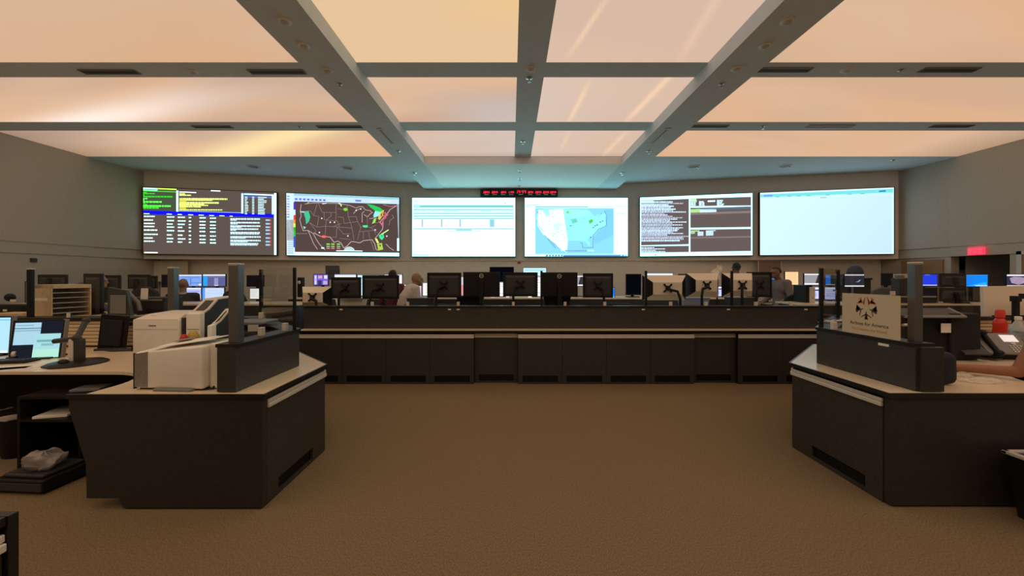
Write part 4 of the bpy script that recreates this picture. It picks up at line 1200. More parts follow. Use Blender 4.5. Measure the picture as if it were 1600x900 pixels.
for (a, b, c_, e, lab, k, yw) in [
 (279, 316, 428.5, 448, 'upper left screen of the blue block, showing pale blue windows', 'bluework', 0),
 (316.5, 353, 428, 448, 'upper right screen of the blue block, showing grey panels', 'bluegrey', 0),
 (280, 315, 449, 471, 'lower left screen of the blue block, half pink', 'lilacwork', 0),
 (315.5, 351, 449, 470, 'lower right screen of the blue block, nearly plain pale blue', 'paleblue', 0)]:
    monitor(a, b, c_, e, 8.12 if e < 449 else 7.93, lab, k, 'plain', .97, yw, -1, 'pole', G4)
monitor(390, 410, 450, 468, 7.95, 'white lit screen below the dark monitor behind the clear glass', 'white', 'plain', .97, 0, -1, 'pole')
monitor(489.5, 513.5, 428, 446.5, 7.85, 'small screen with a purple picture at left of the centre console', 'photo', 'plain', 1.12, 0, -1, 'pole')
# portrait monitors on arms above the slat wall at left
monitor(134, 163, 427.5, 497, 5.00, 'tall portrait monitor with its black back to the camera, beside the letter tray', 'off', 'plain', 1.055, 0, 1, 'pole')
# ================================================================== THINGS ON THE LEFT CONSOLE
WT = .767
# two monitors on the desk wing
def desk_monitor(px0, px1, py0, py1, d, yaw, tilt, kind, label):
    a, b = P(px0, py0, d), P(px1, py1, d)
    w_ = (b.x - a.x) / math.cos(R(yaw)); h_ = a.z - b.z
    t = thing('monitor', label, 'monitor', ((a.x + b.x) / 2, d, WT), R(yaw))
    Mt = Matrix.Translation((0, 0, b.z - WT)) @ Matrix.Rotation(R(tilt), 4, 'X')
    MB().box(-w_ / 2, w_ / 2, 0, .035, 0, h_, .005, M=Mt).build('housing', M['blk'], t)
    p = picture_for(kind, w_ - .03, h_ - .03); p.build('screen', t, M4=Mt @ Matrix.Translation((0, -.0015, .018)))
    MB().box(w_ / 2 - .02, w_ / 2 + .004, .0, .04, -.005, h_ + .003, .004, M=Mt).build('side_trim', M['gry'], t)
    s = MB(); s.box(-.05, .05, .04, .07, .012, .25, .006)
    s.build('stand', M['blk'], t)
    MB().box(-.14, .14, -.04, .16, 0, .015, .006).build('base', M['blk'], t)
desk_monitor(22, 86, 500, 564, 3.62, 14, -8, 'windows', 'desk monitor with two pale blue windows on a black screen')
desk_monitor(-48, 9, 495, 555, 3.75, 10, -4, 'cyanwork', 'pale blue desk monitor cut by the left edge of the frame')
# monitor arm on a round pedestal, holding a lower portrait screen
c = P(120, 569, 3.42)
t = thing('pedestal_stand', 'black pedestal stand with a jointed arm in front of the slat wall', 'stand', (c.x, c.y, WT))
MB().lathe([(.205, 0), (.205, .008), (.18, .022), (.06, .03)], seg=36).build('base', M['blk'], t, True)
s = MB(); s.box(-.045, .0, -.03, .03, .02, .22, .006); s.build('pole', M['rail'], t)
s = MB(); s.box(-.0, .05, -.03, .03, .02, .22, .006); s.build('pole_cover', M['blk2'], t)
s = MB(); s.tube([(-.20, 0, .20), (.0, .0, .225), (-.05, .12, .37)], .022, 10); s.ball((.0, 0, .225), .035, 12, 8); s.ball((-.05, .12, .37), .03)
s.build('arm', M['blk2'], t, True)
t = thing('monitor', 'lower portrait monitor with its black back to the camera, hung on the slat wall', 'monitor', P(172, 549, 4.05), R(8))
a, b = P(153, 492, 4.05), P(190, 549, 4.05)
w_, h_ = b.x - a.x, a.z - b.z
Mt = Matrix.Rotation(R(6), 4, 'Y')
MB().box(-w_ / 2, w_ / 2, 0, .035, 0, h_, .006, M=Mt).build('back_cover', M['blk'], t)
MB().box(-w_ / 2 + .03, w_ / 2 - .03, -.02, .0, .06, h_ - .05, .008, M=Mt).build('back_bulge', M['blkm'], t)
MB().box(-w_ / 2 + .01, w_ / 2 - .01, .035, .038, .01, h_ - .01, M=Mt).build('screen', M['blk2'], t)
s = MB(); s.tube([(0, .03, h_ * .6), (.1, .08, h_ * .7), (.1, .14, h_ * .7)], .02); s.build('arm', M['blk'], t, True)
# grey tilted monitor back and jointed arm with a hanging note, beyond the slat wall
a, b = P(168, 449, 4.75), P(205, 497, 4.75)
t = thing('monitor', 'charcoal tilted monitor back right of the tall portrait monitor', 'monitor', ((a.x + b.x) / 2, 4.75, 1.055))
w_, h_ = b.x - a.x, a.z - b.z
MB().hull([(-w_ / 2, 0, b.z - 1.055), (w_ / 2, 0, b.z - 1.055), (w_ / 2 - .06, 0, a.z - 1.095), (-w_ / 2, 0, a.z - 1.055)], [(-w_ / 2, .04, b.z - 1.055), (w_ / 2, .04, b.z - 1.055), (w_ / 2 - .06, .04, a.z - 1.095), (-w_ / 2, .04, a.z - 1.055)]).build('housing', M['blk2'], t)
MB().box(-w_ / 2 + .04, w_ / 2 - .06, -.012, .0, b.z - 1.0, a.z - 1.15, .006).build('back_cover', M['gry'], t)
MB().box(-w_ / 2 + .015, w_ / 2 - .07, .04, .043, b.z - 1.03, a.z - 1.11).build('screen', M['blkm'], t)
MB().box(-.05, .05, .04, .08, 0, .25).build('stand', M['blk'], t)
c = P(220, 487, 4.9)
t = thing('jointed_stand', 'jointed black stand reaching left beside the cream note', 'stand', (c.x, c.y, 1.055))
s = MB(); s.tube([P(220, 490, 4.9) - t.location, P(216, 473, 4.9) - t.location, P(198, 455, 4.9) - t.location, P(176, 454, 4.9) - t.location], .024, 10)
s.build('arm', M['gry'], t, True)
s = MB(); s.cyl((0, 0, 0), P(220, 485, 4.9) - t.location, .04); s.box(P(174, 450, 4.9).x - c.x, P(181, 450, 4.9).x - c.x, -.03, .03, P(0, 458, 4.9).z - 1.055, P(0, 449, 4.9).z - 1.055, .005)
s.build('joint', M['blk'], t)
a, b = P(219, 450.5, 4.95), P(231.5, 467.5, 4.95)
solo('hanging_note', MB().hull([(-.05, 0, 0), (.045, 0, 0), (.05, 0, .14), (-.04, 0, .14)], [(-.05, .003, 0), (.045, .003, 0), (.05, .003, .14), (-.04, .003, .14)]), M['paper'], 'cream note hanging before a black monitor at left', 'note', ((a.x + b.x) / 2, 4.95, b.z))
t = thing('equipment_box', 'dark equipment box behind the hanging note, left of the black chair', 'box', (P(222, 477, 5.05).x, 5.0, 1.056))
MB().box(-.24, .33, 0, .3, 0, .21, .01).build('body', M['blk'], t)
MB().box(-.22, .31, -.004, 0, .17, .19).build('front_strip', M['gry'], t)

# letter tray organiser on the shelf rail
t = thing('letter_tray', 'tan letter tray organizer with dark shelves on the slat wall rail', 'organizer', (P(96, 497, 4.66).x, 4.66, 1.056), R(77))
w_, dp, h_ = .36, .36, .39
s = MB(); s.box(-w_ / 2, -w_ / 2 + .012, -dp / 2, dp / 2, 0, h_); s.box(w_ / 2 - .012, w_ / 2, -dp / 2, dp / 2, 0, h_)
s.box(-w_ / 2, w_ / 2, -dp / 2, dp / 2, h_ - .045, h_, .003); s.box(-w_ / 2, w_ / 2, dp / 2 - .01, dp / 2, 0, h_); s.box(-w_ / 2, w_ / 2, -dp / 2, dp / 2, 0, .012)
s.build('case', M['wood'], t)
for k in range(5):
    z = .05 + k * .06
    MB().box(-w_ / 2 + .012, w_ / 2 - .012, -dp / 2 + .012, dp / 2 - .01, z, z + .006).build('shelf', M['lgry'], t)
MB().box(-w_ / 2 + .013, w_ / 2 - .013, dp / 2 - .014, dp / 2 - .011, .012, h_ - .045).build('inner_back', M['blk2'], t)
MB().box(-w_ / 2 - .0015, -w_ / 2, -dp / 2 + .06, dp / 2 - .02, .20, .235).build('label_strip', M['paper'], t)
solo('clip_holder', MB().box(-.013, .013, -.01, .01, 0, .055, .003), M['clip'], 'small pale clip on the rail in front of the letter tray', 'clip', P(107, 498, 4.19) + Vector((0, 0, .005)))
solo('flat_box', MB().box(-.17, .17, -.10, .10, 0, .062, .005), M['wood'], 'flat tan box on the shelf rail left of the letter tray', 'box', (P(28, 496, 4.52).x, 4.52, 1.056))
t = thing('telephone', 'dark desk phone and gooseneck lamp silhouette behind the left glass', 'phone', (P(25, 478, 4.9).x, 4.9, 1.056))
s = MB(); s.box(-.25, .22, -.1, .1, 0, .13, .02); s.build('body', M['blk'], t)
MB().ball((-.05, -.02, .22), (.05, .05, .05)).build('lamp_head', M['blk'], t, True)
s = MB(); s.tube([(.12, 0, .15), (.12, 0, .42), (.17, 0, .43)], .006); s.build('antenna', M['blk2'], t)
MB().box(.06, .13, -.105, -.10, .17, .20).build('display_strip', M['lgry'], t)
MB().box(-.03, .02, -.105, -.10, .05, .075).build('label_strip', M['lgry'], t)
desk_row(-8.2, -3.75, 4.40, 5.35, 1.055, 'dark desk right behind the slat wall at left')

# papers, mouse, keyboard on the wing
def sheet(px, py, d, w_, l_, rz, label, m='paper', z=WT, name='paper_sheet', th=.002):
    c = P(px, py, d)
    o = solo(name, MB().box(-w_ / 2, w_ / 2, -l_ / 2, l_ / 2, 0, th), M[m], label, 'paper', (c.x, c.y, z + .0005))
    o.rotation_euler.z = R(rz); return o
sheet(98, 573, 3.33, .30, .21, 22, 'white paper under the black mouse on the desk wing')
sheet(30, 575, 3.30, .30, .20, 30, 'white paper near the left edge of the desk wing')
sheet(8, 579, 3.22, .26, .14, 24, 'paper slip at the very left of the desk wing')
def mouse(c, rz, label):
    t = thing('computer_mouse', label, 'mouse', c, R(rz))
    MB().ball((0, 0, .012), (.034, .058, .026), 20, 12).build('body', M['blk'], t, True)
    MB().ball((0, -.03, .034), (.004, .01, .005), 8, 6).build('wheel', M['gry'], t, True)
c = P(99, 570, 3.35); mouse((c.x, c.y, WT + .018), 60, 'black mouse on white paper at the left desk wing')
t = thing('keyboard', 'black keyboard at the left edge of the desk wing', 'keyboard', (P(5, 568, 3.46).x, 3.46, WT + .001), R(12))
MB().box(-.22, .22, -.075, .075, 0, .018, .005).build('body', M['blk'], t)
k_ = MB()
for i in range(15):
    for j in range(5): k_.box(-.205 + i * .0275, -.183 + i * .0275, -.063 + j * .026, -.042 + j * .026, .018, .026)
k_.build('keys', M['blk2'], t)
t = thing('tape_dispenser', 'small dark tape dispenser between the two left desk monitors', 'dispenser', (P(15, 560, 3.56).x, 3.60, WT + .001), R(20))
MB().box(-.03, .03, -.06, .06, 0, .03, .006).build('base', M['blk'], t)
MB().cyl((-.012, 0, .045), (.012, 0, .045), .032).build('roll', M['clip'], t)
t = thing('cable_bundle', 'dark cable loops lying below the slat wall', 'cable', (P(165, 552, 4.0).x, 4.0, WT))
s = MB(); s.tube([(-.12, 0, .01), (0, .06, .015), (.22, .04, .012), (.34, .08, .02), (.36, .1, .12), (.34, .14, .25)], .012); s.tube([(-.1, .05, .012), (.1, -.04, .012), (.3, 0, .012)], .01)
s.build('cables', M['blk2'], t, True)
MB().box(.28, .40, -.02, .08, 0, .045, .008).build('power_brick', M['blk'], t)

# printers ---------------------------------------------------------------
def bevel_prism_x(profile_yz, x0, x1, bev=.008):
    """solid whose section in y,z is given, extruded along x"""
    Mx = Matrix(((0, 0, 1, 0), (1, 0, 0, 0), (0, 1, 0, 0), (0, 0, 0, 1)))
    return MB().prism(profile_yz, x0, x1, bev, M=Mx)
# near printer: white, seen from its end, papers on its sloping top
t = thing('printer', 'big white printer with papers on its sloping top, nearest on the left console', 'printer', (P(270, 613, 2.66).x, 2.62, WT + .001), R(-4))
x0, x1 = P(215, 600, 2.66).x - t.location.x, P(327, 600, 2.66).x - t.location.x
b_ = MB(); b_.hull([(x0, 0, .012), (x1, 0, .012), (x1, 0, .305), (x0, 0, .255)], [(x0, .27, .012), (x1, .27, .012), (x1, .27, .322), (x0, .27, .272)])
bmesh.ops.bevel(b_.bm, geom=[e for e in b_.bm.edges], offset=.014, segments=3, affect='EDGES', profile=.5)
b_.build('body', M['white'], t, True)
MB().hull([(x0 + .003, -.002, .02), (x0 + .098, -.002, .02), (x0 + .098, -.002, .262), (x0 + .003, -.002, .245)], [(x0 + .003, .01, .02), (x0 + .098, .01, .02), (x0 + .098, .01, .262), (x0 + .003, .01, .245)]).build('vent_panel', M['speck'], t)
MB().box(x0 - .006, x0 + .002, -.004, .22, .006, .25, .002).build('side_seam', M['blk2'], t)
MB().box(x0 + .16, x0 + .43, -.025, .02, .0, .016, .004).build('handle_lip', M['gry'], t)
MB().box(x1 + .005, x1 + .125, .05, .27, .005, .315, .01).build('paper_cassette', M['white'], t)
MB().box(x0 + .02, x1 - .02, .02, .25, .0, .012).build('foot', M['blk2'], t)
for i, (dx, dy, dz, ww, ll, rz) in enumerate([(.27, .13, .315, .30, .21, 6), (.36, .15, .325, .30, .21, -8)]):
    o = MB().hull([(-ww / 2, -ll / 2, -.03), (ww / 2, -ll / 2, .012), (ww / 2, ll / 2, .02), (-ww / 2, ll / 2, -.02)], [(-ww / 2, -ll / 2, -.028), (ww / 2, -ll / 2, .014), (ww / 2, ll / 2, .022), (-ww / 2, ll / 2, -.018)])
    o = solo('paper_sheet', o, M['paper'], ['loose sheet lying on the near white printer', 'sheet curling off the near white printer beside the square post'][i], 'paper', t.location + Vector((x0 + dx, dy, dz)), 'papers on the near printer')
    o.rotation_euler.z = R(rz)
o = solo('paper_clip_tab', MB().box(-.05, .05, -.06, .06, 0, .004), M['gry'], 'grey card lying on top of the near white printer', 'card', t.location + Vector((x0 + .20, .20, .315)))
o.rotation_euler = (0, R(-8), R(20))
t = thing('power_plug', 'black plug and cord beside the near white printer', 'plug', (P(335, 603, 2.72).x, 2.70, WT))
s = MB(); s.box(-.03, .02, -.015, .015, .045, .07, .005); s.tube([(.02, 0, .058), (.06, -.02, .045), (.05, -.06, .01), (-.02, -.07, .006)], .006)
s.build('cord', M['blk'], t, True)

# boxy laser printer with the dark right side
t = thing('printer', 'tall cream laser printer with a dark right side left of the yellow packet', 'printer', (P(246, 580, 3.18).x, 3.18, WT + .001), R(0))
x0, x1 = P(206, 560, 3.18).x - t.location.x, P(280, 560, 3.18).x - t.location.x
H = P(0, 499, 3.18).z - WT
b_ = MB().box(x0, x1, 0, .34, .005, H, .016, 3); b_.build('body', M['white'], t, True)
b_ = MB(); b_.hull([(x0 + .01, .0, H - .004), (x1 - .01, .0, H - .004), (x1 - .01, .36, H - .004), (x0 + .01, .36, H - .004)], [(x0 + .05, .10, H + .035), (x1 - .03, .10, H + .035), (x1 - .03, .34, H + .045), (x0 + .05, .34, H + .045)])
b_.build('top_cover', M['clip'], t)
MB().box(x1 - .004, x1 + .030, .02, .34, .005, H + .01, .008).build('side_panel', M['blk2'], t)
MB().box(x0 + .012, x1 - .012, -.002, .004, H * .33, H * .337).build('tray_seam', M['blk2'], t)
MB().box(x0 + .012, x1 - .012, -.002, .004, H * .80, H * .803).build('lid_seam', M['gry'], t)
MB().box(x0 + .14, x0 + .20, -.003, .003, H * .865, H * .885).build('maker_badge', M['gry'], t)
MB().box(x0 + .10, x0 + .14, .06, .08, H + .018, H + .030).build('paper_stop', M['paper'], t)

# third printer, white front dark flank
def wedge_printer(px0, px1, d, top_py, dp, label, hfac=1.0, side='blk2', depth=.42, flank=.0):
    t = thing('printer', label, 'printer', (P(px0, 540, d).x, d, WT + .001), R(0))
    x1 = P(px1, 540, d).x - t.location.x
    H = P(0, top_py, d).z - WT
    b_ = MB(); b_.hull([(0, 0, .005), (x1, 0, .005), (x1, 0, H), (0, 0, H)], [(0, .05, .005), (x1, .05, .005), (x1, .05, H + .01), (0, .05, H + .01)])
    bmesh.ops.bevel(b_.bm, geom=list(b_.bm.edges), offset=.01, segments=2, affect='EDGES', profile=.5)
    b_.build('front_cover', M['white'], t, True)
    Mx = Matrix(((0, 0, 1, 0), (1, 0, 0, 0), (0, 1, 0, 0), (0, 0, 0, 1)))
    MB().prism([(.05, .005), (depth, .005), (depth, H + .11), (.20, H + .10), (.10, H + .02), (.05, H)], 0.005, x1 - .005 + flank, .004, M=Mx).build('body', M[side], t)
    MB().prism([(.05, H - .002), (.10, H + .022), (.20, H + .102), (depth, H + .112), (depth, H + .122), (.19, H + .112), (.09, H + .032), (.05, H + .012)], 0.0, x1 + flank, .002, M=Mx).build('top_cover', M['clip'], t)
    MB().prism([(.06, H + .012), (.10, H + .032), (.17, H + .09), (.17, H + .098), (.09, H + .04), (.06, H + .018)], .07 if x1 > .2 else .03, x1 - .07 if x1 > .2 else x1 - .02, M=Mx).build('paper_slot', M['blk2'], t)
    MB().box(.012, x1 - .012, -.002, .004, H * .72, H * .73).build('seam', M['gry'], t)
    return t
wedge_printer(290, 313, 3.16, 490, 0, 'white-fronted printer with dark flank behind the yellow packet', depth=.46)
wedge_printer(323, 331, 2.95, 509, 0, 'smaller white-fronted printer with dark flank beside the square post', depth=.34)
solo('paper_sheet', MB().box(-.14, .14, -.1, .1, 0, .03, .004), M['clip'], 'pale stack of paper on the rail behind the tall cream printer', 'paper', (P(262, 482, 4.22).x, 4.22, 1.096))
# black scanner seen through the glass
t = thing('printer', 'black document scanner behind the clear glass of the left console', 'scanner', (P(376, 520, 3.50).x, 3.42, WT + .001), R(4))
MB().box(-.12, .22, 0, .26, .005, .28, .012).build('body', M['blk2'], t)
MB().box(-.12, .16, .02, .24, .285, .34, .01).build('feeder', M['blk'], t)
MB().box(-.13, .24, -.01, .27, .345, .37, .008).build('lid', M['gry'], t)
MB().box(.12, .21, -.012, .0, .285, .345, .004).build('feeder_corner', M['lgry'], t)
MB().box(-.10, -.02, -.006, .0, .10, .125).build('button_strip', M['paper'], t)
# yellow packet and red cap
c = P(302, 540, 3.05)
t = thing('snack_packet', 'yellow packet standing between the cream printers', 'packet', (P(302, 540, 3.05).x, 3.05, WT))
s = MB(); s.ball((0, 0, .24), (.055, .035, .115), 16, 12); s.ball((0, 0, .11), (.05, .035, .11), 16, 12); s.box(-.02, .02, -.02, .02, .0, .03)
s.build('packet', M['yel'], t, True)
t = thing('bottle', 'red and white small bottle beside the yellow packet', 'bottle', (P(287.5, 540, 3.0).x, 3.0, WT + .0))
MB().lathe([(.026, 0), (.028, .02), (.028, .20), (.022, .235)], seg=20).build('body', M['white'], t, True)
MB().lathe([(.024, .225), (.028, .24), (.026, .30), (.014, .325)], seg=20).build('cap', M['red'], t, True)

# under the left desk ---------------------------------------------------
t = thing('storage_unit', 'black open shelf unit under the left desk with papers inside', 'shelf unit', (P(95, 700, 3.1).x, 3.02, 0))
x0, x1 = -.25, .25
s = MB(); s.box(x0, x0 + .02, 0, .42, .02, .60); s.box(x1 - .02, x1, 0, .42, .02, .60); s.box(x0, x1, .40, .42, .02, .60)
s.build('case', M['blk'], t)
for z in (.02, .40, .58): MB().box(x0 + .02, x1 - .02, 0, .40, z, z + .02).build('shelf', M['blk'], t)
c = t.location
o = solo('paper_stack', MB().box(-.11, .11, -.14, .14, 0, .02, .003), M['paper'], 'pale papers on the middle shelf of the black unit under the left desk', 'papers', (c.x - .06, c.y + .16, .421)); o.rotation_euler.z = R(15)
o = solo('paper_stack', MB().box(-.10, .10, -.08, .08, 0, .02, .003), M['gry'], 'dim papers on top of the black unit under the left desk', 'papers', (c.x + .12, c.y + .2, .602)); o.rotation_euler.z = R(15)
t = thing('waste_bin', 'black waste bin lined with a clear bag under the left desk', 'bin', (P(34, 720, 3.35).x, 3.35, 0))
MB().lathe([(.11, 0), (.115, .02), (.145, .38), (.15, .385), (.14, .38)], seg=28).build('body', M['blk'], t, True)
b_ = MB(); b_.lathe([(.138, .33), (.152, .385), (.160, .37), (.158, .34)], seg=28)
for v in b_.bm.verts: v.co += noise.noise_vector(v.co * 22) * .018
b_.build('liner', M['wrap'], t, True)
t = thing('floor_unit', 'low black power unit on the floor by the left console', 'equipment', (P(100, 716, 3.0).x, 2.85, 0), R(-4))
MB().box(-.20, .20, -.13, .2, .012, .10, .012).build('body', M['blk'], t)
MB().box(-.20, .20, -.14, -.13, .03, .08).build('grille', M['blk2'], t)
MB().box(-.16, .16, -.10, .16, .10, .125, .01).build('lid', M['blk2'], t)
b_ = MB(); b_.ball((0, 0, .06), (.12, .10, .07), 40, 26)
for v in b_.bm.verts: v.co += noise.noise_vector(v.co * 14) * .03 + noise.noise_vector(v.co * 40) * .010
for v in b_.bm.verts: v.co.z = max(v.co.z, .0)
M['bag'] = mat('milky_plastic_bag', (.42, .38, .37), .25)
M['bag'].node_tree.nodes['Principled BSDF'].inputs['Alpha'].default_value = .7
solo('plastic_bag', b_, M['bag'], 'crumpled milky plastic bag on the low black floor unit', 'bag', t.location + Vector((.02, .0, .127)), smooth=True)

# ================================================================== THINGS ON THE RIGHT CONSOLE
# sign board with the ring of airplanes
t = thing('sign_board', 'cream sign board with a ring of small airplanes and the words Airlines for America', 'sign', (2.722, 2.925, 1.094))
MS = Matrix(((0, 1, 0, 0), (-1, 0, 0, 0), (0, 0, 1, 0), (0, 0, 0, 1)))     # local x -> -y (towards camera), facing -x
# picture plane: x to the right as seen (from far to near), facing the aisle
def on_sign(pts): return [MS @ Vector(p) for p in pts]
M['board'] = mat('cream_board', (.66, .55, .38), .6)
MB().box(0, .006, -.235, .235, 0, .315, .001).build('board', M['board'], t)
def plane_shape(ang, rad, s):
    """top view of an airliner, nose towards the centre of the ring"""
    out = [(0, .42), (-.05, .32), (-.055, .12), (-.64, -.25), (-.64, -.33), (-.055, -.03), (-.045, -.36), (-.20, -.50), (-.20, -.58), (0, -.50), (.20, -.58), (.20, -.50), (.045, -.36), (.055, -.03), (.64, -.33), (.64, -.25), (.055, .12), (.05, .32)]
    ca, sa = math.cos(ang), math.sin(ang)
    res = []
    for x, y in out:
        X, Y = x * s, y * s - rad          # planet sits below the centre, nose up to it
        res.append((X * ca - Y * sa, X * sa + Y * ca))
    return res
cx, cz = -.020, .210
cols = [(60, 32, 34), (74, 58, 40), (175, 20, 28), (205, 120, 62), (74, 58, 40)]
for k in range(5):
    ang = 2 * math.pi * k / 5
    m_ = MB()
    t2 = bmesh.new(); vs = [t2.verts.new((cx + x, 0, cz + y)) for x, y in plane_shape(ang, .053, .068)]
    f_ = t2.faces.new(vs); bmesh.ops.triangulate(t2, faces=[f_])
    m_._merge(t2)
    for v in m_.bm.verts: v.co = MS @ Vector((v.co.x, -.0008, v.co.z))
    mm = mat('airplane_ink', s2l(cols[k]), .5)
    m_.build('airplane_mark', mm, t)
ink = mat('dark_ink', s2l((62, 44, 38)), .5); gold = mat('gold_ink', s2l((196, 152, 84)), .5)
def TS(x, z): return MS @ Matrix(((1, 0, 0, x), (0, 0, -1, -.0008), (0, 1, 0, z), (0, 0, 0, 1)))
text_mesh('wordmark', 'Airlines for America', .0385, ink, t, TS(-.004, .085), .0002)
text_mesh('tagline', 'We Connect the World', .0295, gold, t, TS(-.004, .042), .0002)
# small things on the ledge behind the glass
for (px, py, d, L, lab) in [(1292, 508, 3.72, .11, 'pale rod on the ledge by the right glass corner, left one'), (1306, 505, 3.78, .09, 'pale rod on the ledge by the right glass corner, right one'), (1417, 510, 2.93, .05, 'pale stub clipped behind the glass right of the sign board')]:
    c = P(px, py, d)
    t = thing('cable_rod', lab, 'rod', (c.x, c.y, 1.093 if d > 3.3 else c.z), R(20))
    s = MB(); s.cyl((-L, 0, .012), (L, 0, .012), .010, seg=10); s.build('rod', M['clip'], t, True)
    s = MB(); s.box(L - .01, L + .008, -.014, .014, 0, .028, .003); s.build('end_cap', M['lgry'], t)

# black printer with a paper note
t = thing('printer', 'black printer with a grey lid and a paper note behind the right square post', 'printer', (4.02, 3.55, WT + .001), R(0))
MB().box(-.45, .27, 0, .36, .005, .40, .01).build('body', M['blk'], t)
MB().box(.02, .30, -.02, .34, .02, .435, .012).build('side_tower', M['blkm'], t)
s = MB(); s.hull([(-.45, -.06, .40), (.10, -.06, .40), (.20, .16, .455), (-.45, .16, .455)], [(-.45, -.06, .415), (.10, -.06, .415), (.20, .16, .47), (-.45, .16, .47)])
s.build('lid', M['blk2'], t)
s = MB(); s.tube([(-.45, -.065, .41), (.10, -.065, .41), (.205, .16, .465)], .012); s.build('lid_rim', M['gry'], t, True)
MB().box(-.075, .015, -.026, -.022, .26, .345).build('paper_note', M['paper'], t)
MB().box(.302, .306, .02, .05, .22, .26).build('status_label', M['paper'], t)
# navy cushion
t = thing('cushion', 'navy fabric pack standing behind the end of the right riser', 'cushion', (3.055, 2.79, WT + .001), R(-6))
b_ = MB().box(-.135, .135, -.06, .06, .0, .235, .055, 4)
for v in b_.bm.verts: v.co += noise.noise_vector(v.co * 9) * .008
b_.build('body', M['navy'], t, True)
# telephone with screen and handset
t = thing('telephone', 'black desk telephone with a lit white display near the right edge', 'phone', (P(1562, 560, 3.62).x, 3.62, WT + .001), R(-8))
Mx = Matrix.Translation((0, .02, .10)) @ Matrix.Rotation(R(48), 4, 'X')
MB().box(-.17, .19, -.10, .13, .035, .06, .008, M=Mx).build('body', M['gry'], t)
MB().box(-.12, .14, -.02, .10, .0, .12, .004).build('stand', M['blk'], t)
MB().box(.03, .15, .03, .105, .060, .063, M=Mx).build('display', mat_emit('phone_display', (.95, .80, .76), .8), t)
k_ = MB()
for i in range(4):
    for j in range(4): k_.box(.04 + i * .027, .058 + i * .027, -.085 + j * .02, -.072 + j * .02, .060, .066, .002, M=Mx)
k_.build('keypad', M['lgry'], t)
MB().cyl(Mx @ Vector((.09, .012, .058)), Mx @ Vector((.09, .012, .066)), .018).build('dial', M['lgry'], t)
h = MB(); h.cap((-.125, .02, .235), (-.10, -.09, .075), .022, .022); h.ball((-.128, .02, .24), (.036, .036, .032)); h.ball((-.098, -.095, .07), (.036, .036, .032))
h.build('handset', M['blk'], t, True)
h = MB(); h.tube([(-.10, -.12, .02), (-.15, -.12, .012), (-.19, -.06, .01), (-.20, .04, .01)], .008); h.build('cord', M['blk2'], t, True)
t = thing('document_holder', 'black sloping document holder left of the telephone', 'holder', (P(1524, 540, 3.5).x, 3.52, WT + .001), R(-6))
MB().box(-.10, .12, -.0, .20, .07, .085, .003, M=Matrix.Rotation(R(30), 4, 'X')).build('board', M['blk2'], t)
MB().box(-.08, .10, .06, .18, .0, .12, .004).build('stand', M['blk'], t)
o = solo('paper_sheet', MB().box(-.17, .17, -.07, .07, 0, .004), M['paper'], 'white papers lying behind the telephone on the right desk', 'paper', (P(1540, 530, 3.9).x, 3.95, WT + .09)); o.rotation_euler = (R(8), 0, R(-18))
t = thing('file_tray', 'black file tray under the white papers behind the telephone', 'tray', (P(1540, 530, 3.9).x, 3.98, WT + .001), R(-12))
MB().box(-.18, .18, -.10, .12, 0, .065, .006).build('body', M['blk'], t)
MB().box(-.16, .16, -.104, -.10, .02, .05).build('front_slot', M['blk2'], t)
c = P(1503, 580, 3.12); mouse((c.x, c.y, WT + .002), -70, 'black mouse beside the navy pack on the right desk')
b_ = MB(); b_.ball((0, 0, .008), (.16, .07, .014), 26, 12)
for v in b_.bm.verts: v.co += noise.noise_vector(v.co * 25) * .018; v.co.z = max(v.co.z, 0)
solo('plastic_wrap', b_, M['wrap'], 'crumpled clear plastic wrap on the tan desk near the right edge', 'wrap', (P(1533, 597, 2.84).x, 2.84, WT + .001), smooth=True)
b_ = MB(); b_.ball((0, 0, .012), (.06, .05, .02), 20, 10)
for v in b_.bm.verts: v.co += noise.noise_vector(v.co * 25) * .014; v.co.z = max(v.co.z, 0)
solo('plastic_wrap', b_, M['wrap'], 'small wad of clear plastic beside the mouse on the right desk', 'wrap', (P(1506, 589, 2.98).x, 2.98, WT + .001), smooth=True)
# bottles
t = thing('spray_bottle', 'red plastic bottle standing behind the telephone', 'bottle', (P(1562.5, 540, 4.08).x, 4.08, WT + .001))
t.scale = (1.05, 1.05, 1.22)
MB().lathe([(.05, 0), (.055, .02), (.055, .14), (.048, .20), (.052, .22), (.044, .25), (.030, .27)], seg=24).build('body', M['red'], t, True)
h = MB(); h.lathe([(.022, .27), (.034, .28), (.036, .32), (.030, .345), (.012, .35)], seg=20); h.build('cap', mat('red_cap', (.75, .06, .04), .35), t, True)
t = thing('water_bottle', 'clear water bottle with a blue label beside the red bottle', 'bottle', (P(1591, 540, 3.84).x, 3.84, WT + .001))
t.scale = (1.15, 1.15, 1.22)
MB().lathe([(.05, 0), (.054, .02), (.054, .08)], seg=24).build('lower_body', mat('clear_plastic', (.45, .46, .46), .2), t, True)
MB().lathe([(.055, .08), (.055, .19)], seg=24).build('label_sleeve', mat('bottle_label', (.28, .31, .36), .4, nscale=25, namt=.5), t, True)
MB().lathe([(.054, .19), (.05, .22), (.022, .265), (.018, .28)], seg=24).build('upper_body', mat('clear_plastic', (.45, .46, .46), .2), t, True)
MB().lathe([(.022, .28), (.022, .305), (.018, .308)], seg=18).build('cap', M['white'], t, True)
t = thing('jar', 'dark amber jar between the red bottle and the paper tray', 'jar', (P(1543, 530, 4.15).x, 4.15, WT + .001))
MB().lathe([(.05, 0), (.055, .02), (.055, .13), (.045, .15)], seg=22).build('body', mat('amber', (.10, .04, .025), .2), t, True)
MB().lathe([(.05, .15), (.05, .175)], seg=22).build('lid', M['blk'], t, True)
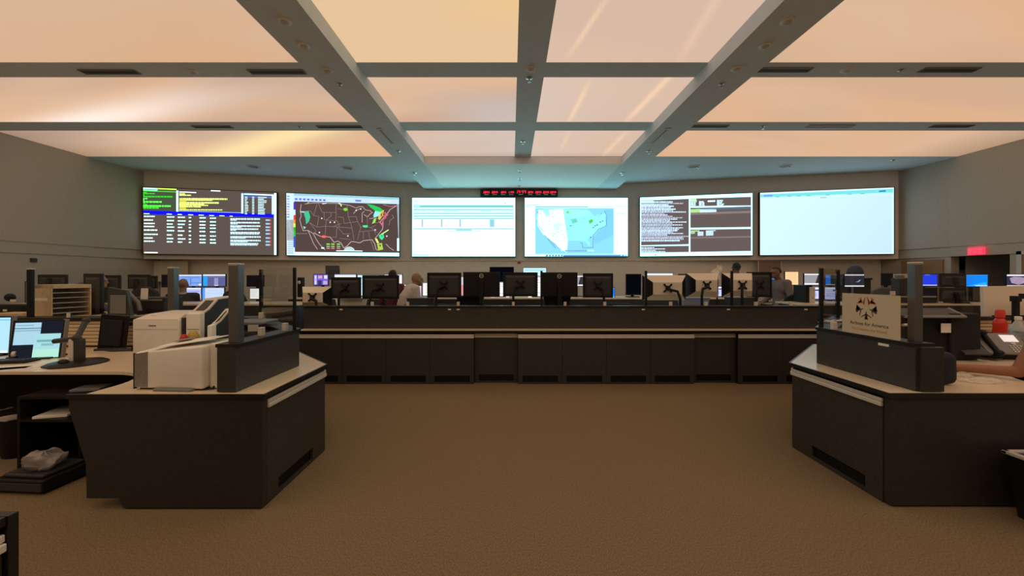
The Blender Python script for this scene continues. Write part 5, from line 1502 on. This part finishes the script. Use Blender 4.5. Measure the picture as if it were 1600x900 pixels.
# tan board and black arm at the right edge
t = thing('partition_board', 'tan board standing on the rail behind the red bottle', 'board', (P(1575, 495, 4.33).x, 4.31, 1.096))
x0, x1 = P(1536, 0, 4.31).x - t.location.x, P(1625, 0, 4.31).x - t.location.x
MB().hull([(x0 + .01, 0, 0), (x1, 0, 0), (x1, 0, .345), (x0, 0, .335)], [(x0 + .01, .03, 0), (x1, .03, 0), (x1, .03, .345), (x0, .03, .335)]).build('board', M['tan'], t)
MB().box(x0 + .10, x1 - .1, -.02, .05, 0, .012).build('foot', M['blk'], t)
t = thing('desk_lamp', 'black jointed lamp arm in front of the tan board at the right edge', 'lamp', (P(1587, 540, 4.07).x, 4.07, WT + .001))
zt = P(0, 464, 4.07).z - WT
h = MB(); h.box(-.022, .022, -.02, .02, .01, zt, .004); h.box(-.03, .03, -.03, .03, zt - .05, zt + .01, .004); h.box(0, .18, -.02, .02, zt - .02, zt + .005, .004); h.box(.06, .22, -.025, .025, zt, zt + .035, .004)
h.build('arm', M['blk'], t)
MB().box(-.09, .09, -.08, .08, 0, .018, .005).build('base', M['blk'], t)
MB().box(.2, .5, -.05, .05, zt - .02, zt + .03, .01).build('lamp_head', M['blk'], t)
# bin at the lower right
t = thing('waste_bin', 'black bin with a grey rim in the lower right corner', 'bin', (3.50, 2.36, 0))
b_ = MB(); b_.hull([(-.24, -.13, 0), (.24, -.13, 0), (.24, .11, 0), (-.24, .11, 0)], [(-.285, -.16, .40), (.285, -.16, .40), (.285, .14, .40), (-.285, .14, .40)])
b_.build('body', M['blk'], t)
r_ = MB()
r_.box(-.30, .30, -.172, -.14, .395, .417, .005); r_.box(-.30, .30, .12, .15, .395, .417, .005); r_.box(-.30, -.265, -.17, .15, .395, .417, .005); r_.box(.265, .30, -.17, .15, .395, .417, .005)
r_.build('rim', M['lgry'], t)
MB().box(-.265, .265, -.14, .12, .398, .404).build('lining', M['blk2'], t)

# ================================================================== SMALL THINGS BETWEEN THE MONITORS
t = thing('wall_panel', 'slate grey slanted panel with faint strokes above the purple screen', 'panel', (P(519, 440, 8.9).x, 8.9, 1.05))
a = P(508, 415, 8.9); b = P(531, 429, 8.9)
xa, xb, za, zb = a.x - t.location.x, b.x - t.location.x, a.z - 1.05, b.z - 1.05
MB().hull([(xa + .02, 0, zb - .12), (xb, 0, zb - .12), (xb - .02, 0, za), (xa, 0, za)], [(xa + .02, .03, zb - .12), (xb, .03, zb - .12), (xb - .02, .03, za), (xa, .03, za)]).build('panel', mat('slate', (.075, .085, .11), .5), t)
s = MB()
for k in range(6): s.hull([(xa + .08 + k * .045, -.002, zb), (xa + .095 + k * .045, -.002, zb), (xa + .115 + k * .045, -.002, zb + .10), (xa + .10 + k * .045, -.002, zb + .10)], [(xa + .08 + k * .045, 0, zb), (xa + .095 + k * .045, 0, zb), (xa + .115 + k * .045, 0, zb + .10), (xa + .10 + k * .045, 0, zb + .10)])
s.build('stroke_marks', mat('slate_dark', (.03, .035, .05), .5), t)
MB().box(-.015, .015, .0, .03, 0, zb - .10).build('stand', M['blk'], t)
t = thing('camera_unit', 'small black camera on the desk left of the purple screen', 'camera', (P(484, 446, 7.3).x, 7.65, 1.12))
MB().box(-.09, .07, -.05, .05, 0, .06, .01).build('base', M['blk'], t)
MB().ball((-.02, 0, .10), .05).build('head', M['blk2'], t, True)
t = thing('coffee_maker', 'tall narrow black machine at the left end of the desk row', 'machine', (P(467, 455, 7.75).x + .05, 7.75, 1.12))
MB().box(-.055, .04, -.06, .06, 0, .40, .015).build('body', M['blk'], t)
MB().ball((-.01, -.055, .30), (.035, .015, .035)).build('pale_badge', M['lgry'], t, True)
t = thing('hand_sanitizer', 'pale cyan round bottle between two monitors at left of the centre console', 'bottle', (P(517.5, 450, 6.0).x, 6.35, .773))
MB().lathe([(.03, 0), (.035, .05), (.035, .42), (.03, .46), (.012, .48)], seg=18).build('body', mat('cyan_bottle', (.45, .62, .60), .3), t, True)
MB().lathe([(.016, .48), (.016, .53)], seg=14).build('pump', M['white'], t, True)
# plush toy
c = P(1124, 447, 6.35)
t = thing('plush_toy', 'cream fuzzy toy perched between two tan-backed monitors', 'toy', (c.x, 6.42, 1.44))
M['plush'] = mat('cream_plush', (.62, .50, .32), .95, nscale=60, namt=.25, bump=.3, bscale=150)
b_ = MB(); b_.ball((-.02, 0, .17), (.055, .05, .06)); b_.ball((.035, 0, .225), (.045, .045, .05)); b_.ball((-.07, 0, .18), (.03, .03, .03)); b_.ball((.0, 0, .08), (.04, .04, .06)); b_.ball((.06, 0, .265), .018); b_.ball((.012, 0, .27), .018)
b_.build('body', M['plush'], t, True)
MB().cyl((0, 0, -.667), (0, 0, .06), .012).build('support', M['blk'], t)
# phones and boxes on the centre console ledge
for (px, py, d, c_, lab) in [(548, 470, 6.3, 'clip', 'shallow tan tray under the second monitor from the left of the centre console'), (658, 469, 6.3, 'blk2', 'dark tray right of the bald person on the centre console'), (735, 466, 6.3, 'blk', 'dark equipment box under the left badged monitor'), (870, 466, 6.3, 'blk', 'dark equipment box under the right badged monitor'), (1085, 469, 6.4, 'gry', 'grey box under the middle one of the tan-backed trio'), (1160, 468, 6.4, 'blk2', 'dark keyboard tray under the rightmost tan-backed monitor')]:
    a = P(px, py, d)
    t = thing('desk_tray', lab, 'tray', (a.x, d + .05, .773))
    ww = .22
    MB().hull([(-ww * .7, -.10, 0), (ww * .7, -.10, 0), (ww * .7, .08, 0), (-ww * .7, .08, 0)], [(-ww, -.12, a.z - .773 + .03), (ww, -.12, a.z - .773 + .03), (ww, .1, a.z - .773 + .03), (-ww, .1, a.z - .773 + .03)]).build('body', M[c_], t)
    MB().box(-ww - .01, ww + .01, -.13, .11, a.z - .773 + .03, a.z - .773 + .045, .003).build('rim', M['gry'] if c_ != 'clip' else M['lgry'], t)
# desktop computer boxes at right of the console
a = P(1247, 472, 6.9)
t = thing('computer_tower', 'small grey computer box right of the standing person', 'computer', (a.x, 6.62, 1.092))
MB().box(-.05, .05, -.05, .25, .0, .26, .006).build('case', M['lgry'], t)
MB().box(-.11, -.052, -.05, .25, .0, .30, .006).build('side_panel', M['blk'], t)
MB().cyl((0, -.052, .08), (0, -.049, .08), .008).build('button', M['blk'], t)
a = P(1360, 470, 7.3)
t = thing('equipment_rack', 'long dark console rack behind the sign board with pale edge', 'rack', (a.x, 6.55, 1.092))
MB().box(-.45, .32, -.1, .25, 0, .13, .01).build('body', M['blk'], t)
MB().box(-.42, .31, -.106, -.10, .10, .115).build('edge_strip', M['lgry'], t)
a = P(1395, 452, 6.5)
solo('white_card', MB().box(-.045, .045, -.002, .002, 0, .07), M['paper'], 'white card standing on the dark rack left of the square post', 'card', (a.x, 6.5, 1.223))
t = thing('equipment_stand', 'grey boxed stand with a pale top bar left of the right square post', 'stand', (P(1408, 470, 6.6).x, 6.62, 1.223))
MB().box(-.06, .12, -.05, .1, .0, .29, .008).build('body', M['blk2'], t)
MB().box(-.10, .02, -.06, .0, .27, .34, .005).build('head', M['gry'], t)
MB().box(-.02, .16, -.055, .1, .29, .36, .004).build('top_bar', M['clip'], t)
solo('backpack', MB().ball((0, 0, .12), (.17, .12, .17), 20, 14), M['fabblue'], 'rounded blue-grey bag on the shelf over the dark screen with white bars', 'bag', (P(1333, 432, 8.75).x, 8.7, 1.50), smooth=True)
t = thing('shelf', 'tall dark shelf holding a blue-grey bag below the rightmost wall screens', 'shelf', (P(1333, 432, 8.75).x, 8.7, 0))
MB().box(-.25, .25, -.12, .12, .03, 1.46, .01).build('case', M['blk2'], t)
MB().box(-.27, .27, -.14, .14, 1.46, 1.50, .006).build('top', M['blk'], t)
# notices on the wall
def notice(px0, px1, py0, py1, d, label, m, rot=0):
    a, b = P(px0, py0, d), P(px1, py1, d)
    t = thing('wall_notice', label, 'notice', ((a.x + b.x) / 2, d, b.z), R(rot))
    w_ = (b.x - a.x) / math.cos(R(rot)); h_ = a.z - b.z
    MB().box(-w_ / 2, w_ / 2, 0, .012, 0, h_).build('panel', M[m], t)
    return t
notice(232, 290, 407.5, 440, 9.24, 'pale board on the wall below the leftmost screen, right one', 'clip', 7.7)
notice(147, 184, 407.5, 440, 8.25, 'pale board on the wall at the far left corner', 'clip', 84)
nb = notice(1186, 1220, 406, 426, 9.50, 'brown notice board with a pale frame behind the standing person', 'clip', -7.7)
MB().box(-.25, .25, -.004, .0, .015, .29).build('pinboard', mat('brown_pin', (.30, .21, .16), .8), nb)
# ================================================================== CHAIRS
def office_chair(loc, rz, label, seat_z=.48, back_h=.62, m='fabric', arms=True, round_top=False, coat=None):
    t = thing('office_chair', label, 'chair', loc, R(rz))
    s = MB()
    for k in range(5):
        a = R(72 * k + 18); v = Vector((math.cos(a), math.sin(a), 0)) * .29
        s.hull([Vector((-.02 * math.sin(a), .02 * math.cos(a), .10)), Vector((.02 * math.sin(a), -.02 * math.cos(a), .10)), Vector((.02 * math.sin(a), -.02 * math.cos(a), .14)), Vector((-.02 * math.sin(a), .02 * math.cos(a), .14))],
               [v + Vector((-.014 * math.sin(a), .014 * math.cos(a), .065)), v + Vector((.014 * math.sin(a), -.014 * math.cos(a), .065)), v + Vector((.014 * math.sin(a), -.014 * math.cos(a), .085)), v + Vector((-.014 * math.sin(a), .014 * math.cos(a), .085))])
    s.build('star_base', M['blk'], t)
    for k in range(5):
        a = R(72 * k + 18); v = Vector((math.cos(a), math.sin(a), 0)) * .29
        c_ = MB(); c_.cyl(v + Vector((-.02, 0, .033)), v + Vector((.02, 0, .033)), .032, seg=14); c_.cyl(v + Vector((0, 0, .05)), v + Vector((0, 0, .08)), .008); c_.build('caster', M['blk2'], t)
    MB().cyl((0, 0, .10), (0, 0, seat_z - .05), .026).build('gas_lift', M['gry'], t)
    MB().box(-.25, .25, -.24, .24, seat_z - .05, seat_z + .04, .035, 3).build('seat', M[m], t, True)
    b_ = MB()
    if round_top:
        pts = [(-.20, 0), (.20, 0), (.25, back_h * .35), (.24, back_h * .65), (.17, back_h * .92), (.06, back_h), (-.06, back_h), (-.17, back_h * .92), (-.24, back_h * .65), (-.25, back_h * .35)]
    else:
        pts = [(-.21, 0), (.21, 0), (.24, back_h * .4), (.22, back_h), (-.22, back_h), (-.24, back_h * .4)]
    Mx = Matrix(((1, 0, 0, 0), (0, math.sin(R(-8)), 1, .24), (0, 1, 0, seat_z + .10), (0, 0, 0, 1)))
    Mx = Matrix.Translation((0, .25, seat_z + .10)) @ Matrix.Rotation(R(-8), 4, 'X') @ Matrix(((1, 0, 0, 0), (0, 0, -1, 0), (0, 1, 0, 0), (0, 0, 0, 1)))
    b_.prism(pts, -.035, .035, .022, M=Mx)
    b_.build('backrest', M[m], t, True)
    s = MB(); s.box(-.03, .03, .05, .30, seat_z - .07, seat_z - .045, .004); s.box(-.03, .03, .285, .31, seat_z - .07, seat_z + .3, .004); s.build('back_support', M['blk'], t)
    if arms:
        for k in (-1, 1):
            a_ = MB(); a_.box(k * .28 - .02, k * .28 + .02, -.03, .01, seat_z - .04, seat_z + .20, .005); a_.box(k * .28 - .04, k * .28 + .04, -.15, .12, seat_z + .20, seat_z + .235, .012); a_.box(min(k * .28, k * .2), max(k * .28, k * .2), -.02, .0, seat_z - .05, seat_z - .03)
            a_.build('armrest', M['blk'], t)
    return t
def at_floor(px, d): return (P(px, 0, d).x, d, 0)
office_chair(at_floor(260, 5.9), 180, 'black round-backed chair left of the farther square post', .52, .78, 'fabric', True, True)
office_chair(at_floor(385, 7.34), 180, 'charcoal round-backed chair behind the clear glass by the big post', .50, .70, 'fabric', True, True)
office_chair(at_floor(1224, 7.30), 178, 'black chair in front of the standing person in grey', .50, .62, 'fabric', True, True)
office_chair(at_floor(1362, 7.5), 165, 'grey chair with a black rim above the sign board', .52, .72, 'fabgry', True, True)
office_chair(at_floor(1392, 5.2), 160, 'dark chair seen behind the sign board and right glass', .48, .60, 'fabric')
office_chair(at_floor(1318, 6.3), 170, 'black chair behind the glass at the right console corner', .50, .62, 'fabric', True, True) if False else None
office_chair(at_floor(2, 5.75), 170, 'dark high-backed chair at the left edge of the frame', .58, .92, 'fabric', True, True)
office_chair(at_floor(700, 7.05), 180, 'black chair hidden behind the monitor right of the bald person', .46, .50, 'fabric')
office_chair(at_floor(960, 7.0), 175, 'black chair behind the gap right of the badged monitors', .46, .52, 'fabric')
# ================================================================== PEOPLE
def fused(parts, voxel, name, mat_, parent, smooth_it=4):
    """one continuous surface grown over tapered limbs"""
    mb = MB()
    for p in parts:
        if p[0] == 'c': mb.cap(p[1], p[2], p[3], p[4], 14)
        else: mb.ball(p[1], p[2], 18, 12, p[3] if len(p) > 3 else None)
    me = bpy.data.meshes.new(name); mb.bm.to_mesh(me); mb.bm.free()
    o = bpy.data.objects.new(name, me); C.objects.link(o)
    m = o.modifiers.new('r', 'REMESH'); m.mode = 'VOXEL'; m.voxel_size = voxel; m.use_smooth_shade = True
    m = o.modifiers.new('s', 'SMOOTH'); m.iterations = smooth_it; m.factor = .5
    dg = bpy.context.evaluated_depsgraph_get()
    me2 = bpy.data.meshes.new_from_object(o.evaluated_get(dg)); me2.name = name
    bpy.data.objects.remove(o); bpy.data.meshes.remove(me)
    for p in me2.polygons: p.use_smooth = True
    me2.materials.clear(); me2.materials.append(mat_)
    o = bpy.data.objects.new(name, me2); C.objects.link(o)
    if parent is not None: o.parent = parent
    return o
V = Vector
def hand_parts(wrist, d, side_v, curl=.5, s=1.0):
    """palm, four unequal bent fingers and a thumb; d = pointing direction, side_v = towards the thumb"""
    d = V(d).normalized(); sv = V(side_v); sv = (sv - d * sv.dot(d)).normalized(); n = d.cross(sv)
    if n.z > 0: n = -n
    w0 = V(wrist); out = []
    pc = w0 + d * .05 * s
    for k in range(4):
        o_ = sv * (.030 - .020 * k) * s
        out.append(('c', w0 + o_ * .6 + d * .012 * s, w0 + o_ + d * .085 * s, .014 * s, .0115 * s))
        L = (.040, .046, .042, .033)[k] * s
        b0 = w0 + o_ + d * .087 * s
        b1 = b0 + (d * math.cos(curl * .7) + n * math.sin(curl * .7)) * L
        b2 = b1 + (d * math.cos(curl * 1.6) + n * math.sin(curl * 1.6)) * L * .65
        b3 = b2 + (d * math.cos(curl * 2.3) + n * math.sin(curl * 2.3)) * L * .5
        out += [('c', b0, b1, .0098 * s, .009 * s), ('c', b1, b2, .009 * s, .0083 * s), ('c', b2, b3, .0083 * s, .0072 * s)]
    t0 = w0 + sv * .028 * s + d * .02 * s
    t1 = t0 + (sv * .75 + d * .65 + n * .15).normalized() * .042 * s
    t2 = t1 + (sv * .25 + d * .95 + n * .2).normalized() * .032 * s
    out += [('c', t0, t1, .0135 * s, .011 * s), ('c', t1, t2, .011 * s, .0085 * s)]
    return out
def person(label, loc, rz, H, J=None, skin=(.36, .20, .12), shirt=(.6, .55, .5), trousers=(.03, .03, .035), hair=(.02, .015, .012), hairtype='short', sleeves='short', slen=.75, voxel=.011, look=0.0, nod=0.0, hands=True, collar=None, shoes=True):
    """local frame: faces -y, z up, feet on the floor"""
    k = H / 1.75
    j = dict(pelvis=V((0, .0, .95)), waist=V((0, .0, 1.10)), chest=V((0, .0, 1.30)), neck=V((0, .012, 1.47)), head=V((0, -.015, 1.635)))
    for s, n in ((-1, 'r'), (1, 'l')):
        j['sh' + n] = V((s * .185, .01, 1.41)); j['el' + n] = V((s * .235, .03, 1.12)); j['wr' + n] = V((s * .245, -.06, .87))
        j['hip' + n] = V((s * .09, 0, .92)); j['kn' + n] = V((s * .10, -.02, .50)); j['an' + n] = V((s * .10, .02, .085)); j['to' + n] = V((s * .115, -.14, .03))
    for a, b in (J or {}).items(): j[a] = V(b)
    j = {a: b * k for a, b in j.items()}
    r = lambda x: x * k
    t = thing('person', label, 'person', loc, R(rz))
    Mh = Matrix.Rotation(R(look), 4, 'Z') @ Matrix.Rotation(R(nod), 4, 'X')
    h = j['head']
    hp = lambda x, y, z: h + (Mh @ V((x, y, z))) * k
    lean = (j['chest'] - j['pelvis']).normalized()
    Ml = V((0, 0, 1)).rotation_difference(lean).to_matrix().to_4x4()
    body = [('b', h + (Mh @ V((0, .012, .025))) * k, (r(.074), r(.093), r(.092)), Mh), ('b', hp(0, -.012, -.035), (r(.060), r(.074), r(.082)), Mh),
            ('c', hp(0, -.078, -.088), hp(0, -.05, -.07), r(.022), r(.04)),
            ('c', hp(0, -.088, .012), hp(0, -.108, -.030), r(.009), r(.014)),
            ('c', hp(-.016, -.090, -.062), hp(.016, -.090, -.062), r(.009), r(.009)),
            ('c', hp(-.045, -.078, .018), hp(.045, -.078, .018), r(.014), r(.014)),
            ('b', hp(-.077, .01, -.012), (r(.010), r(.020), r(.032)), Mh), ('b', hp(.077, .01, -.012), (r(.010), r(.020), r(.032)), Mh),
            ('c', j['neck'], hp(0, .018, -.06), r(.058), r(.052)),
            ('b', j['chest'], (r(.165), r(.108), r(.17)), Ml), ('c', j['pelvis'], j['waist'], r(.13), r(.12)), ('c', j['waist'], j['chest'], r(.12), r(.12)), ('c', j['chest'], j['neck'], r(.10), r(.055)),
            ('c', j['shr'], j['shl'], r(.062), r(.062))]
    for n, s in (('r', -1), ('l', 1)):
        body += [('c', j['sh' + n], j['el' + n], r(.052), r(.042)), ('c', j['el' + n], j['wr' + n], r(.042), r(.027)),
                 ('c', j['hip' + n], j['kn' + n], r(.088), r(.056)), ('c', j['kn' + n], j['an' + n], r(.054), r(.036)), ('c', j['an' + n] - V((0, 0, r(.04))), j['to' + n], r(.036), r(.028))]
        if hands:
            d = (j['wr' + n] - j['el' + n]).normalized()
            body += hand_parts(j['wr' + n], d, V((-s * .6, -.8, .25)) if abs(d.z) > .6 else V((0, 0, 1)) if False else V((-s, -.4, .1)), .45, k * .95)
    sk = mat('skin', skin, .55)
    fused(body, voxel * k, 'body', sk, t)
    o = .014
    sh = [('b', j['chest'], (r(.165 + o), r(.108 + o), r(.175)), Ml), ('c', j['pelvis'], j['waist'], r(.142), r(.134)), ('c', j['waist'], j['chest'], r(.134), r(.132)), ('c', j['chest'], j['neck'] - V((0, 0, r(.03))), r(.115), r(.062)), ('c', j['shr'], j['shl'], r(.073), r(.073))]
    for n in 'rl':
        if sleeves == 'short': sh.append(('c', j['sh' + n], j['sh' + n].lerp(j['el' + n], slen), r(.068), r(.060)))
        else:
            sh.append(('c', j['sh' + n], j['el' + n], r(.068), r(.056))); sh.append(('c', j['el' + n], j['el' + n].lerp(j['wr' + n], .92), r(.056), r(.038)))
    fused(sh, .013 * k, 'shirt', mat('shirt_cloth', shirt, .85, nscale=40, namt=.08), t)
    tr = [('c', j['pelvis'] - V((0, 0, r(.02))), j['pelvis'] + V((0, 0, r(.03))), r(.138), r(.136))]
    for n in 'rl': tr += [('c', j['hip' + n], j['kn' + n], r(.100), r(.070)), ('c', j['kn' + n], j['an' + n], r(.068), r(.056))]
    fused(tr, .014 * k, 'trousers', mat('trouser_cloth', trousers, .9), t)
    if shoes:
        for n in 'rl': fused([('c', j['an' + n] + V((0, r(.02), -r(.045))), j['to' + n], r(.044), r(.036))], .012, 'shoe', M['blk'], t, 2)
    eyes = MB()
    for s in (-1, 1): eyes.ball(hp(s * .030, -.083, .004), r(.010), 10, 8)
    eyes.build('eyes', mat('eye_dark', (.03, .02, .02), .2), t, True)
    if hairtype != 'bald':
        hb = MB(); hb.ball((0, 0, 0), (r(.083), r(.102), r(.098)), 26, 18)
        bm_ = hb.bm
        lim = -.15 if hairtype == 'long' else .0
        dele = []
        for v in bm_.verts:
            x, y, z = v.co.x / k, v.co.y / k, v.co.z / k
            if z < (-.02 if y > .0 else .045 - y * .1): dele.append(v)
        bmesh.ops.delete(bm_, geom=dele, context='VERTS')
        for v in bm_.verts: v.co += noise.noise_vector(v.co * 30) * .004
        ex = bmesh.ops.extrude_face_region(bm_, geom=list(bm_.faces))
        for v in [g for g in ex['geom'] if isinstance(g, bmesh.types.BMVert)]: v.co *= .93
        bmesh.ops.recalc_face_normals(bm_, faces=bm_.faces)
        bmesh.ops.transform(bm_, matrix=Matrix.Translation(h + (Mh @ V((0, .014, .022))) * k) @ Mh, verts=bm_.verts)
        hb.build('hair', mat('hair', hair, .7), t, True)
    if collar:
        cb = MB(); n0 = j['neck']
        cb.lathe([(r(.070), -r(.02)), (r(.074), r(.0)), (r(.064), r(.018)), (r(.060), r(.016)), (r(.066), -r(.02))], c=n0, seg=20)
        cb.build('collar', mat('collar_cloth', collar, .8), t, True)
    return t
# bald person in white behind the centre console, turned half right, back to the camera
person('bald person in a white shirt with back to the camera behind the centre console', at_floor(633, 6.80), 128, 1.84, dict(chest=(0, -.10, 1.18), neck=(0, -.16, 1.31), head=(0, -.22, 1.405), waist=(0, -.02, 1.08), shr=(-.165, -.12, 1.255), shl=(.165, -.12, 1.255), elr=(-.22, -.14, .99), wrr=(-.15, -.36, .96), ell=(.22, -.14, .99), wrl=(.15, -.36, .96)),
       skin=(.30, .16, .085), shirt=(.62, .57, .52), hairtype='bald', collar=(.05, .045, .045))
person('person with dark hair in a maroon shirt behind the wide black monitor', at_floor(614, 7.28), 170, 1.66, None, skin=(.16, .09, .06), shirt=(.11, .015, .025), hair=(.012, .009, .008), sleeves='long')
person('person in a grey shirt standing in profile, looking down at a screen', at_floor(1220, 7.78), -80, 1.76, dict(chest=(0, -.04, 1.30), neck=(0, -.05, 1.46), head=(0, -.125, 1.60), shr=(-.185, -.03, 1.40), shl=(.185, -.03, 1.40), ell=(.24, -.02, 1.11), wrl=(.2, -.24, 1.0), elr=(-.24, -.02, 1.11), wrr=(-.2, -.24, 1.0)),
       skin=(.22, .11, .07), shirt=(.20, .17, .165), hair=(.02, .014, .01), nod=-0, sleeves='long')
person('person with dark hair standing mostly hidden behind the rightmost tan-backed monitor', at_floor(1150.5, 8.62), 180, 1.845, None, skin=(.16, .09, .06), shirt=(.05, .05, .06), hair=(.012, .009, .008))
# seated at the blue screens
SEAT = dict(pelvis=(0, .02, .60), waist=(0, .03, .76), chest=(0, .02, .98), neck=(0, .01, 1.16), head=(0, -.03, 1.32), shr=(-.185, .01, 1.10), shl=(.185, .01, 1.10), elr=(-.22, -.12, .86), ell=(.22, -.12, .86), wrr=(-.15, -.36, .88), wrl=(.15, -.36, .88),
            hipr=(-.10, 0, .58), hipl=(.10, 0, .58), knr=(-.12, -.42, .56), knl=(.12, -.42, .56), anr=(-.12, -.38, .13), anl=(.12, -.38, .13), tor=(-.13, -.53, .06), tol=(.13, -.53, .06))
def seat(dz, **kw):
    d = {a: (b[0], b[1], b[2] + (dz if b[2] > .5 else 0)) for a, b in SEAT.items()}
    d.update(kw); return d
person('seated person in a dark jacket facing the block of blue screens', at_floor(286, 7.30), 215, 1.75, seat(.06), skin=(.30, .15, .10), shirt=(.025, .027, .03), hairtype='bald', sleeves='long', collar=(.6, .55, .5))
person('person with white hair hunched in a purple-grey top behind the letter tray', at_floor(100, 5.85), 112, 1.75, dict(waist=(0, -.05, 1.12), chest=(0, -.20, 1.30), neck=(0, -.30, 1.40), head=(0, -.40, 1.47), shr=(-.185, -.22, 1.36), shl=(.185, -.22, 1.36), elr=(-.23, -.30, 1.10), ell=(.23, -.30, 1.10), wrr=(-.15, -.45, .98), wrl=(.15, -.45, .98)), skin=(.32, .2, .14), shirt=(.085, .075, .115), hair=(.42, .39, .35), sleeves='long')
# person at the right edge of the frame, forearm on the desk
def rp(px, py, d):
    return P(px, py, d)
t_loc = Vector((4.14, 2.64, 0))
# local frame rotated -90 deg: faces -x world.  local (x,y) -> world: x' = y_l*? handled by inverse
Rz = Matrix.Rotation(R(-90), 4, 'Z').inverted()
def loc_(v): return tuple(Rz @ (Vector(v) - t_loc))
kk = 1.0
el = loc_(Vector((3.79, 2.87, .832))); wr = loc_(Vector((3.52, 3.13, .812)))
sh_ = loc_(Vector((3.90, 2.81, 1.14)))
person('person at the right edge with a bare forearm resting on the desk', t_loc, -90, 1.75,
       seat(-.06, shr=sh_, elr=el, wrr=wr, shl=(.19, -.02, 1.12), ell=(.27, .04, .88), wrl=(.20, -.20, .72), chest=(0, -.02, .96), waist=(0, .06, .72), neck=(0, -.06, 1.15), head=(0, -.10, 1.31), knl=(.06, -.42, .50), anl=(.04, -.38, .13), tol=(.04, -.53, .06), pelvis=(0, .10, .54), hipr=(-.10, .08, .52), hipl=(.10, .08, .52)),
       skin=(.36, .15, .075), shirt=(.05, .05, .06), hair=(.02, .015, .012), voxel=.007, slen=.3)
office_chair((4.20, 2.64, 0), -90, 'black chair under the person at the right edge', .38, .60, 'fabric', False)

for o in WORLDS:
    if '_w' in o: del o['_w']
